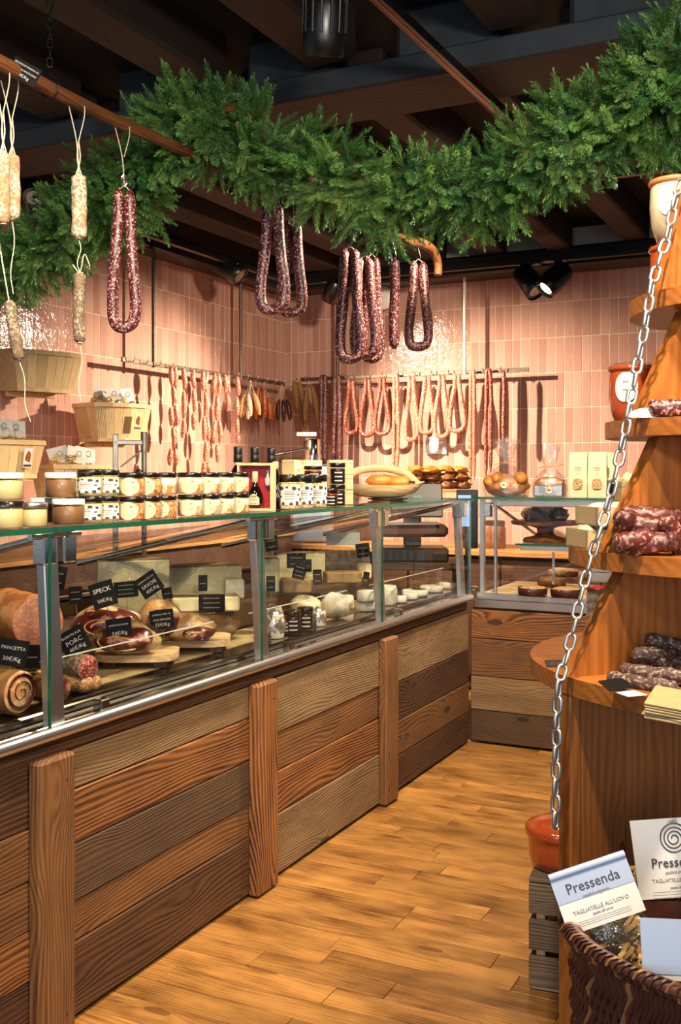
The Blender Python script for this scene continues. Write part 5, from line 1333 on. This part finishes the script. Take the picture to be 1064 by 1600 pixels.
# ------------------------------------------------------------------ meat and cheese inside the long case
ZS = .875
o = gp('riser', MB().box((-2.58, 1.0, ZD), (-2.14, 4.6, ZS), .004), plain('brown_riser', '#4a3420', .5, vary=.15))
gp('paper_liner', MB().box((-2.12, 1.5, ZD+.0004), (-1.93, 4.55, ZD+.0018)), M['kraft'])
def half_wheel(px, ytop, X, wpx, label, face='cheese', rnd_='rind', z0=ZS, rz=None, name='cheese'):
    q = on_x(px, ytop, X); h = q.z-z0; R = px2m(wpx, q)/2
    t = thing(name, label, 'cheese', (X, q.y, z0+.0005), YAW+.3 if rz is None else rz)
    n = 20; pl = [(R*math.cos(PI*i/n), R*.9*math.sin(PI*i/n)) for i in range(n+1)]
    b = MB().prism(pl, 0, h); b.build('wheel', M[rnd_], t, smooth=True)
    MB().box((-R*.985, -.004, .004), (R*.985, .0005, h-.006), .002).build('cut_face', M[face], t, smooth=False)
    MB().box((-R*.99, -.006, .002), (R*.99, -.0045, h-.003)).build('cling_film', M['film2'], t, smooth=False)
    return t
def block(px, ytop, X, wpx, label, mat='cheese', rind=None, z0=ZS, d=.1, rz=None, seed=0, h=None, film=False):
    q = on_x(px, ytop, X); hh = h or q.z-z0; w_ = px2m(wpx, q)
    t = thing('cheese', label, 'cheese', (X, q.y, z0+.0005), YAW+.2 if rz is None else rz)
    MB().box((-w_/2, -d/2, 0), (w_/2, d/2, hh), .006).build('paste', M[mat], t, smooth=False)
    if rind: MB().box((-w_/2-.002, -d/2+.004, -.0), (w_/2+.002, d/2+.003, hh+.003), .006).build('rind', M[rind], t, smooth=False)
    if film: MB().box((-w_/2-.004, -d/2-.004, 0), (w_/2+.004, d/2+.005, hh+.006), .012).build('cling_film', M['film2'], t, smooth=False)
    return t
def puck(px, py, wpx, h, label, mat='rind_w', z=ZD, film=False):
    p = on_z(px, py, z); r = px2m(wpx, p)/2; p = p+Vector((-_s, _c, 0))*r
    t = thing('round_cheese', label, 'cheese', (p.x, p.y, z+.002), 0)
    MB().lathe([(r*.9, 0), (r, h*.15), (r, h*.82), (r*.9, h), (.002, h)], 26, caps=False).build('wheel', M[mat], t)
    if film: MB().blob((0, 0, h*.5), (r*1.12, r*1.12, h*.72), 3, .12, 6, 20, 10, flatb=h*.49).build('foil_wrap', film, t)
    return t
FOIL = plain('crinkled_foil', '#d8d2c4', .22, .85, vary=.25, scale=60, bump=1.0)
half_wheel(209, 874, -2.38, 112, 'large pale half wheel of cheese at the back of the left bay')
half_wheel(320, 884, -2.42, 118, 'second pale half wheel of cheese right of the first one')
block(320, 936, -2.2, 105, 'low pale slab of cheese in front of the second half wheel', 'cheese', 'rind', h=.055)
block(366, 905, -2.3, 30, 'foil wrapped cheese brick beside the right post', 'rind_w', None, film=True, d=.05)
half_wheel(468, 864, -2.38, 84, 'big cheese half wheel with brown rind in the middle bay', 'cheese', 'rind')
block(530, 862, -2.4, 66, 'film wrapped cheese block with brown rind, upper back of the middle bay', 'rind', 'rind_b', film=True, d=.13)
block(535, 902, -2.17, 56, 'smaller brown rind cheese block below the wrapped block', 'rind', 'rind_b', d=.09, h=.05)
block(569, 880, -2.16, 21, 'upright white cheese brick beside the third post', 'cheese', None, d=.05)
block(418, 872, -2.3, 32, 'pale cheese block behind the second post', 'cheese', 'rind', d=.1)
block(462, 900, -2.17, 44, 'grey rind cheese cylinder cut open in the middle bay', 'rind', 'rind', h=.06, d=.08)
def on_deck(px, py): return on_z(px, py, ZD)
puck(427, 1008, 34, .085, 'foil wrapped tall round cheese at the front of the middle bay', 'rind_w', film=FOIL)
puck(425, 975, 30, .06, 'foil wrapped round cheese behind the tall one', 'rind_w', film=FOIL)
puck(497, 985, 24, .06, 'small ash-white round cheese behind the dark jars', 'rind_w', film=FOIL)
puck(574, 966, 42, .045, 'white bloomy round cheese near the third post, lower', 'rind_w')
puck(572, 962, 32, .045, 'white bloomy round cheese stacked on the lower one', 'rind_w', z=ZD+.047)
puck(540, 950, 26, .05, 'pale round cheese behind the wrapped wedge', 'rind_w')
puck(602, 948, 40, .085, 'tall white cheese cylinder behind the third post', 'rind_w', film=M['film2'])
for i, (px, py, w_) in enumerate(((642, 942, 26), (655, 932, 26), (676, 940, 40), (650, 952, 46), (625, 955, 24), (700, 935, 30))):
    puck(px, py, w_, .03, 'small flat white cheese in the right bay, %s' % ('first', 'second', 'third', 'fourth', 'fifth', 'sixth')[i], 'rind_w')
for (px, py, kd, lb) in ((446, 992, 'jam', 'amber jam jar among the cheeses, left of three'), (462, 998, 'dark', 'dark jam jar among the cheeses, middle of three'), (482, 993, 'dark', 'dark jam jar among the cheeses, right of three')):
    p = on_deck(px, py); jar(kd, (p.x-.03, p.y+.03, ZD+.002), lb, .2)
def wedge_blob(px, py, wpx, hpx, mat, label, cat='cheese', name='cheese', film=True, dep=.06, z=ZD, seed=1, rz=.0):
    p = on_z(px, py, z); w_ = px2m(wpx, p)/2; h = px2m(hpx, p)/2; p = p+Vector((-_s, _c, 0))*dep
    t = thing(name, label, cat, (p.x, p.y, z+.002), YAW+rz)
    MB().blob((0, 0, h), (w_, dep, h), seed, .16, 3, 24, 14, flatb=h*.97).build('body', M[mat], t)
    if film: MB().blob((0, 0, h*1.02), (w_*1.05, dep*1.06, h*1.05), seed, .18, 4, 24, 14, flatb=h*.97).build('cling_film', M['film2'], t)
    return t
wedge_blob(525, 975, 50, 40, 'rind_w', 'film wrapped pale cheese wedge lying in the middle bay', seed=3, rz=-.4)
wedge_blob(478, 968, 52, 34, 'cheese', 'pale cheese wedge behind the dark jam jars', seed=4, film=True)
wedge_blob(500, 940, 36, 18, 'cheese', 'small pale cheese piece in the middle bay', seed=5)
# --- hams and sausages of the left bay
def board(px, py, wpx, label, rz):
    p = on_z(px, py, ZD+.03); R = px2m(wpx, p)/2; p = p+Vector((-_s, _c, 0))*.09
    o = MB().prism([(R*(abs(math.cos(a))**.6)*(1 if math.cos(a) > 0 else -1), .10*(abs(math.sin(a))**.6)*(1 if math.sin(a) > 0 else -1)) for a in [2*PI*i/28 for i in range(28)]], -.011, .011).build('serving_board', M['w_tray'], None, (p.x, p.y, ZD+.0365), (0, 0, YAW+rz), smooth=False); tag(o, label, 'board')
    for sx in (-.6, .6):
        MB().box((-.02, -.06, -.034), (.02, .06, -.0112)).build('foot', M['w_dkin'], o, (R*sx, 0, 0), smooth=False)
    return p
bd1 = board(205, 1062, 145, 'round pale serving board under the lean wrapped ham', .05)
bd2 = board(300, 1035, 120, 'pale serving board under the fat covered ham', .05)
ZBD = ZD+.048
def ham(px, py, wpx, hpx, dep, label, seed, fat_top=True, z=ZBD, lean_r=.8, rz=0.0, film=True, face=(0, 0)):
    p = on_z(px, py, z); w_ = px2m(wpx, p)/2; h = px2m(hpx, p)/2; p = p+Vector((-_s, _c, 0))*dep
    t = thing('cured_ham', label, 'ham', (p.x, p.y, z+.001), YAW+rz)
    MB().blob((0, 0, h), (w_, dep, h), seed, .14, 2.5, 28, 16, flatb=h*.98).build('fat', M['ham_fat'], t)
    MB().blob((w_*face[0], -dep*.34, h*(1+face[1])), (w_*lean_r, dep*.92, h*lean_r*.94), seed+5, .12, 3, 26, 14, flatb=h*.9).build('lean_meat', M['ham_lean'], t)
    for k_ in range(3):
        rr_ = .38+.2*k_; pts_ = []
        for q in range(10):
            a_ = .6+k_*1.1+q*.28; u_, v_ = rr_*math.cos(a_), rr_*.8*math.sin(a_)
            pts_.append((w_*face[0]+w_*lean_r*u_, -dep*.34-dep*.935*math.sqrt(max(0, 1-u_*u_-v_*v_)), h*(1+face[1])+h*lean_r*.94*v_))
        MB().tube(spl(pts_, 3), .0028, 5).build('fat_streak', M['ham_fat'], t)
    if film: MB().blob((0, 0, h*1.01), (w_*1.04, dep*1.08, h*1.05), seed, .17, 3.5, 28, 16, flatb=h*.98).build('cling_film', M['film2'], t)
    return t
ham(190, 1038, 112, 52, .075, 'lean wrapped cured ham on the round serving board', 1, lean_r=.9)
ham(287, 1022, 92, 46, .07, 'fat covered cured ham piece on the right serving board', 2, lean_r=.62, face=(.42, -.35))
ham(160, 1010, 110, 60, .075, 'dark speck ham behind the lean ham', 3, z=ZD+.05, lean_r=.96, rz=.1)
ham(248, 1005, 76, 62, .075, 'upright cut ham with a red lean face behind the price sign', 4, z=ZD+.05, lean_r=.78, rz=-.35, face=(.25, -.05))
def cyl(pa, pb, r, mat, cut, label, name, cat='cured meat', film=False, spiral=False, taper=1.0, dome=False):
    pa, pb = Vector(pa), Vector(pb); d = pb-pa; L = d.length
    t = thing(name, label, cat, pa, d.to_track_quat('Z', 'Y').to_euler()[:])
    MB().tube([(0, 0, L*i/12) for i in range(13)], lambda q: r*(taper+(1-taper)*q)*(.8+.2*min(1, q*6))*(1+.05*noise.noise(Vector((q*5, r*99, 0)))), 24).build('body', M[mat], t)
    MB().lathe([(r*.97, L), (r*.9, L+.004), (.001, L+.005)] if not dome else [(r*1.0, L-.002), (r*.9, L+r*.4), (r*.6, L+r*.75), (.001, L+r*.9)], 24, caps=False).build('cut_face' if not dome else 'rounded_end', M[cut], t)
    if spiral:
        MB().lathe([(r*.86, L+.0052), (r*.7, L+.0054)], 24, caps=False).build('lean_ring', M['ham_lean'], t)
        sp = []; n = 90
        for i in range(n): q = i/n; a = q*15; sp.append((r*.92*(1-q*.9)*math.cos(a), r*.92*(1-q*.9)*math.sin(a), L+.0055))
        MB().tube(sp, .0035, 5, flat=.3).build('spiral_streak', M['s_dark'], t)
    if film: MB().blob((0, 0, L), (r*1.05, r*1.05, r*.5), 2, .3, 6, 16, 10).build('film_end', M['film'], t)
    return t
def deckpt(px, py, up): p = on_z(px, py, ZD); return Vector((p.x, p.y, ZD+up))
CR, CF = Vector((_c, _s, 0)), Vector((-_s, _c, 0))
def roll(px, py, z, r, L, rt, tc, *args, **kw):     # cut end at the pixel on height z, axis mostly to camera right
    e = on_z(px, py, z); d = (CR*rt-CF*tc).normalized(); return cyl(e-d*L, e, r, *args, **kw)
a = on_x(60, 972, -2.16); d_ = (CR*.62-CF*.78).normalized(); cyl(a-d_*.3, a, .078, 'ham_pale', 'mort', 'big orange cooked ham roll with a pale cut face at far left', 'cooked_ham')
roll(36, 1096, ZD+.058, .054, .26, .88, .47, 'rind_b', 'ham_fat', 'rolled pancetta with a spiral cut end in the left corner', 'pancetta_roll', spiral=True)
roll(96, 1088, ZD+.036, .033, .14, .8, .6, 'rind_b', 'ham_lean', 'red coppa with a dark cut end by the first post', 'coppa')
roll(136, 1086, ZD+.032, .027, .16, .9, .4, 's_tan', 's_tan', 'short brown sausage with a film wrapped end at the front of the left bay', 'dry_sausage', film=True, dome=True)
roll(152, 1080, ZD+.026, .022, .22, .96, .2, 's_tan', 's_tan', 'tan tapered sausage behind the film wrapped one', 'dry_sausage', dome=True)
roll(139, 1047, ZD+.075, .034, .24, .8, .6, 'salami_w', 'salami_cut', 'white floured salami with a speckled red cut end', 'salami_roll')
cyl((-2.1, 1.5, ZD+.04), (-2.0, 1.7, ZD+.04), .035, 's_red', 'ham_lean', 'reddish cured piece at the left picture edge', 'cured_piece')
wedge_blob(335, 1008, 64, 34, 'rind', 'wrinkled grey brown dried piece beside the right post', 'cured meat', 'dried_piece', True, .05, ZD, 8)
wedge_blob(335, 990, 74, 26, 'rind_b', 'flat brown crust behind the wrinkled piece', 'cured meat', 'dried_piece', True, .05, ZD+.03, 9)
wedge_blob(20, 1055, 60, 26, 'rind_b', 'brown flat piece behind the pancetta roll', 'cured meat', 'cured_piece', False, .05, ZD+.02, 6)
# --- price signs on picks
SG = [(20, 1020, 46, 42, .17, ('PANCETTA', '30€/Kg'), -1.90, 'black price sign for pancetta at the far left'),
      (46, 1026, 40, 36, .0, ('~',), -1.96, 'black price sign behind the pancetta sign'),
      (116, 1002, 44, 40, -.50, ('ROSETTE PUR', 'PORC', '40€/Kg'), -1.92, 'tilted black price sign over the white floured salami'),
      (90, 902, 26, 36, .18, ('~', '~', ), -2.02, 'dark price sign behind the first post clamp'),
      (118, 930, 21, 27, -.08, ('~', '~', ), -2.3, 'small dark price sign left of the speck sign'),
      (161, 929, 38, 40, -.3, ('SPECK', '50€/Kg'), -2.1, 'black price sign above the dark speck ham'),
      (197, 921, 37, 25, -.08, ('~', '~', '~', ), -2.25, 'black price sign on the first half wheel'),
      (233, 913, 36, 34, -.6, ('JAMBON CRU DE', 'SAVOIE', '45€/Kg'), -2.2, 'diamond-tilted black price sign on the first half wheel'),
      (186, 982, 39, 32, -.13, ('JAMBON DE PARME', '54€/Kg'), -1.98, 'black price sign stuck in the lean wrapped ham'),
      (253, 968, 37, 30, -.12, ('JAMBON CRU 18', 'MOIS ESPAGNE', '55€/Kg'), -2.0, 'black price sign in front of the upright ham'),
      (261, 927, 16, 18, -.2, ('~', ), -2.25, 'tiny dark price sign between the half wheels'),
      (317, 911, 14, 25, 0, ('~', ), -2.28, 'narrow dark price sign on the second half wheel'),
      (331, 942, 41, 27, 0, ('~', '~', '~', ), -2.12, 'wide dark price sign on the low cheese slab'),
      (424, 849, 21, 24, -.12, ('~', '~', ), -2.1, 'dark price sign below the second post clamp'),
      (463, 876, 30, 23, 0, ('~', '~', ), -2.25, 'black price sign, rear of three on the brown half wheel'),
      (478, 884, 18, 20, 0, ('~', ), -2.22, 'black price sign, right of three on the brown half wheel'),
      (468, 893, 20, 24, .25, ('~', '~', '~', ), -2.12, 'black tilted price sign, front of three on the brown half wheel'),
      (496, 902, 14, 24, -.05, ('~', '~', ), -2.14, 'narrow black price sign beside the brown half wheel'),
      (567, 860, 22, 22, -.12, ('~', '~', ), -2.13, 'black price sign above the upright white cheese'),
      (571, 906, 10, 25, .2, ('~', ), -2.06, 'slim tilted black sign on the upright white cheese'),
      (584, 873, 12, 22, -.1, ('~', ), -2.2, 'slim black sign right of the upright white cheese'),
      (423, 912, 14, 24, 0, ('~', '~', ), -2.15, 'dark price sign behind the second post'),
      (492, 934, 16, 14, 0, ('~', ), -2.1, 'little dark sign low among the cheeses')]
for (px, py, wpx, hpx, roll, lines, X, lb) in SG:
    p = on_x(px, py, X); w_ = px2m(wpx, p); h_ = px2m(hpx, p); n = len(lines)
    sz = [min(h_*.26, 1.45*w_*.9/max(5, len(l))) for l in lines]
    sz[-1] = min(h_*.3, 1.5*w_*.8/max(4, len(lines[-1])))
    plate('price_sign', lb, p, w_, h_, lines, sz, (-.08, roll, YAW+.12), stick=max(.02, min(.06, p.z-h_/2-ZD-.02)), group='price signs in the long case')
o = MB().box((-.09, -.001, -.035), (.09, .001, .035)).build('white_card', M['paper'], None, on_x(536, 842, -2.45), (0, 0, YAW), smooth=False); tag(o, 'blank white card at the back of the middle bay', 'card')
o['category'] = 'card'

# keep everything in the long case behind the low guard pane
bpy.context.view_layer.update()
for t_ in [o_ for o_ in COL.objects if o_.parent is None and 'category' in o_ and o_ not in (gc, ct)]:
    L_ = t_.matrix_world.translation
    if not (-2.6 < L_.x < -1.7 and 1.3 < L_.y < 4.95 and .77 < L_.z < 1.2): continue
    mx_ = -9
    for ob in [t_]+list(t_.children):
        if ob.type == 'MESH':
            mw = ob.matrix_world
            for c_ in ob.bound_box: mx_ = max(mx_, (mw @ Vector(c_)).x)
    lim = -1.862
    if mx_ > lim:
        d_ = Vector((L_.x, L_.y, 0)).normalized(); t_.location += d_*((lim-mx_)/d_.x)

# ------------------------------------------------------------------ chip baskets on the left wall
def chip_basket(px0, px1, ytop, ybot, X, label, tilt=0.0, fill=0, rz=PI/2-.25, seed=0, sticker=False, bracket=True, key_=''):
    pm2 = on_x((px0+px1)/2, ytop, X); w_ = px2m(px1-px0, pm2)/2; h = px2m(ybot-ytop, pm2)
    t = thing('chip_basket', label, 'basket', (X, pm2.y, pm2.z-h), (tilt, 0, rz)); D = .11; k = .80
    n = 7
    for s, yy in ((-1, -D), (1, D)):
        for i in range(n):
            x0, x1 = -w_+2*w_*i/n+.001, -w_+2*w_*(i+1)/n-.001
            b = MB(); y0, y1 = yy*k, yy
            bow = lambda x: .04*s*(1-(x/w_)**2)
            b.v = [Vector(v) for v in ((x0*k, y0+bow(x0)*.6, 0), (x1*k, y0+bow(x1)*.6, 0), (x1, y1+bow(x1), h), (x0, y1+bow(x0), h), (x0*k, y0+bow(x0)*.6-s*.004, 0), (x1*k, y0+bow(x1)*.6-s*.004, 0), (x1, y1+bow(x1)-s*.004, h), (x0, y1+bow(x0)-s*.004, h))]
            for q in ((0, 1, 2, 3), (7, 6, 5, 4), (0, 4, 5, 1), (1, 5, 6, 2), (2, 6, 7, 3), (3, 7, 4, 0)): b.face(list(q))
            b.build('slat', M['w_slat'], t, smooth=False)
    for s in (-1, 1):
        for i in range(3):
            y0, y1 = -D+2*D*i/3+.001, -D+2*D*(i+1)/3-.001
            b = MB(); x = w_*s
            b.v = [Vector(v) for v in ((x*k, y0*k, 0), (x*k, y1*k, 0), (x, y1, h), (x, y0, h), (x*k-s*.004, y0*k, 0), (x*k-s*.004, y1*k, 0), (x-s*.004, y1, h), (x-s*.004, y0, h))]
            for q in ((0, 1, 2, 3), (7, 6, 5, 4), (0, 4, 5, 1), (1, 5, 6, 2), (2, 6, 7, 3), (3, 7, 4, 0)): b.face(list(q))
            b.build('slat', M['w_slat'], t, smooth=False)
    for (kk, z, nm3) in ((1.01, h-.012, 'top_hoop'), (.81, .006, 'bottom_hoop')):
        pts = [(-w_*kk, -D*kk, z), (-w_*.5*kk, -D*kk-.033*kk, z), (0, -D*kk-.045*kk, z), (w_*.5*kk, -D*kk-.033*kk, z), (w_*kk, -D*kk, z), (w_*kk, D*kk, z), (w_*.5*kk, D*kk+.033*kk, z), (0, D*kk+.045*kk, z), (-w_*.5*kk, D*kk+.033*kk, z), (-w_*kk, D*kk, z)]
        b = MB(); m_ = len(pts)
        for x, y, zz in pts: b.v += [Vector((x, y, zz-.010)), Vector((x, y, zz+.010)), Vector((x*.975, y*.97, zz+.010)), Vector((x*.975, y*.97, zz-.010))]
        for i in range(m_):
            j = (i+1) % m_
            for q in range(4): b.face([i*4+q, j*4+q, j*4+(q+1) % 4, i*4+(q+1) % 4])
        b.build(nm3, M['w_pale'], t, smooth=False)
    MB().box((-w_*.8, -D*.8, 0), (w_*.8, D*.8, .004)).build('bottom', M['w_pale'], t, smooth=False)
    if sticker:
        o2 = MB().box((-.022, -.001, -.045), (.022, .001, .045)).build('printed_tag', M['paper'] if sticker == 'tag' else M['cream'], t, (w_*.32, -D-.045, h*.52), (.17, 0, .08), smooth=False)
        o3 = MB().prism([(-.014, -.01), (.012, -.02), (.014, .02), (0, .034), (-.012, .012)], -.0018, -.0011, axis='y').build('print', M['s_org'], o2, smooth=False)
        MB().box((-.02, -.0016, -.04), (.02, -.0011, -.03)).build('print', M['ink'], o2, smooth=False)
    if bracket:   # wooden arm fixing it to the wall
        MB().box((-.02, .04, -.028), (.02, (X-XW-.006)/.956, -.002), .003).build('wall_arm', M['w_pale'], t, smooth=False)
        MB().box((-w_*.7, .05, -.03), (w_*.7, .075, -.002), .003).build('bracket_bar', M['w_pale'], t, smooth=False)
    rnd = random.Random(seed)
    for i in range(fill):
        pw = t.matrix_basis @ Vector((-w_*.6+1.2*w_*(i+.5)/fill, rnd.uniform(-.06, .02), h*.85))
        pt_ = thing('pasta_packet', ('white carded pasta packet, %s in the %s chip basket' % (order[i], key_)), 'pasta packet', pw, (0, rnd.uniform(-.3, .3), rz-.15+rnd.uniform(-.3, .3)))
        nb = MB()
        for j in range(12):
            rr = .02+.028*rnd.random(); pts = [(rr*1.2*math.cos(a), .03*rnd.uniform(-.3, .3)+.02*math.sin(a*2), .03+rr*.5*math.sin(a)+j*.002) for a in [2*PI*q/10 for q in range(10)]]
            nb.tube(pts, .0045, 5, closed=True)
        stuff(nb.build('tagliatelle', M['pasta'], pt_))
        MB().blob((0, 0, .035), (.062, .04, .05), i, .2, 5, 16, 9).build('clear_bag', M['film2'], pt_)
        cd = MB().box((-.052, -.001, -.01), (.052, .001, .075)).xf(0, Tr(0, -.012, .05) @ Rx(-.35)).build('card', M['paper'], pt_, smooth=False)
        MB().tube([(.013*math.cos(2*PI*q/16), -.0145, .088+.013*math.sin(2*PI*q/16)) for q in range(16)], .0018, 4, closed=True).xf(0, Tr(0, -.010, 0)).build('ring_emblem', M['ink_grey'], pt_)
    return t
chip_basket(-2, 117, 550, 612, -3.72, 'upper left pale wooden chip basket hung empty on the tiles', .05, 0, PI/2-.30, 1)
chip_basket(123, 228, 632, 690, -3.66, 'pale wooden chip basket of pasta with a picture tag on the tiles', .0, 3, PI/2-.30, 2, 'pic', key_='picture tagged')
chip_basket(-60, 58, 688, 746, -3.50, 'lower left pale wooden chip basket of pasta at the picture edge', .0, 3, PI/2-.30, 3, 'tag', key_='lower left')
chip_basket(60, 162, 726, 790, -3.55, 'low pale wooden chip basket of pasta behind the spotted jars', .0, 4, PI/2-.30, 4, key_='lowest')
DSTEEL = plain('dull_steel_frame', '#8a857d', .42, .9, vary=.15)
# folding steel frame of a slicer behind the case
fp = on_x(206, 745, -2.95)
fr_ = thing('slicer_frame', 'steel slicer frame with a round knob standing behind the jars', 'slicer', (-2.95, fp.y, .9), YAW+.2)
zt_ = on_x(206, 685, -2.95).z-.9
MB().tube([(.055, 0, .0), (.055, 0, zt_)], .012, 12).build('upright', DSTEEL, fr_); MB().tube([(.055, 0, zt_-.06), (.055, 0, zt_+.03)], .0155, 12).build('sleeve', DSTEEL, fr_)
MB().box((-.085, -.012, .02), (-.06, .012, zt_+.02), .003).build('flat_post', DSTEEL, fr_, smooth=False); MB().box((-.08, -.012, zt_-.03), (.055, .012, zt_-.008), .003).build('cross_bar', DSTEEL, fr_, smooth=False)
MB().tube([(-.05, 0, zt_-.13), (.05, 0, zt_-.05)], .004, 8).build('brace', DSTEEL, fr_); MB().blob((.03, -.02, zt_-.16), (.018, .012, .018), 2, .2, 9).build('knob', M['plastic'], fr_)
MB().tube(spl([(-.05, 0, zt_-.18), (.09, 0, zt_-.18), (.13, 0, zt_-.21), (.145, 0, zt_-.28)], 5), .007, 8).build('bent_rod', DSTEEL, fr_)
MB().box((-.14, -.1, -.0), (.14, .1, .03), .006).build('base', DSTEEL, fr_, smooth=False)
ft = thing('prep_table', 'dark preparation table behind the case carrying the slicer frame', 'table', (-2.95, fp.y, 0))
MB().box((-.2, -.35, .86), (.2, .35, .898), .004).build('table_top', M['w_dkin'], ft, smooth=False)
for sx in (-1, 1):
    for sy in (-1, 1): MB().box((sx*.17-.02, sy*.31-.02, 0), (sx*.17+.02, sy*.31+.02, .86), .002).build('leg', M['black'], ft, smooth=False)
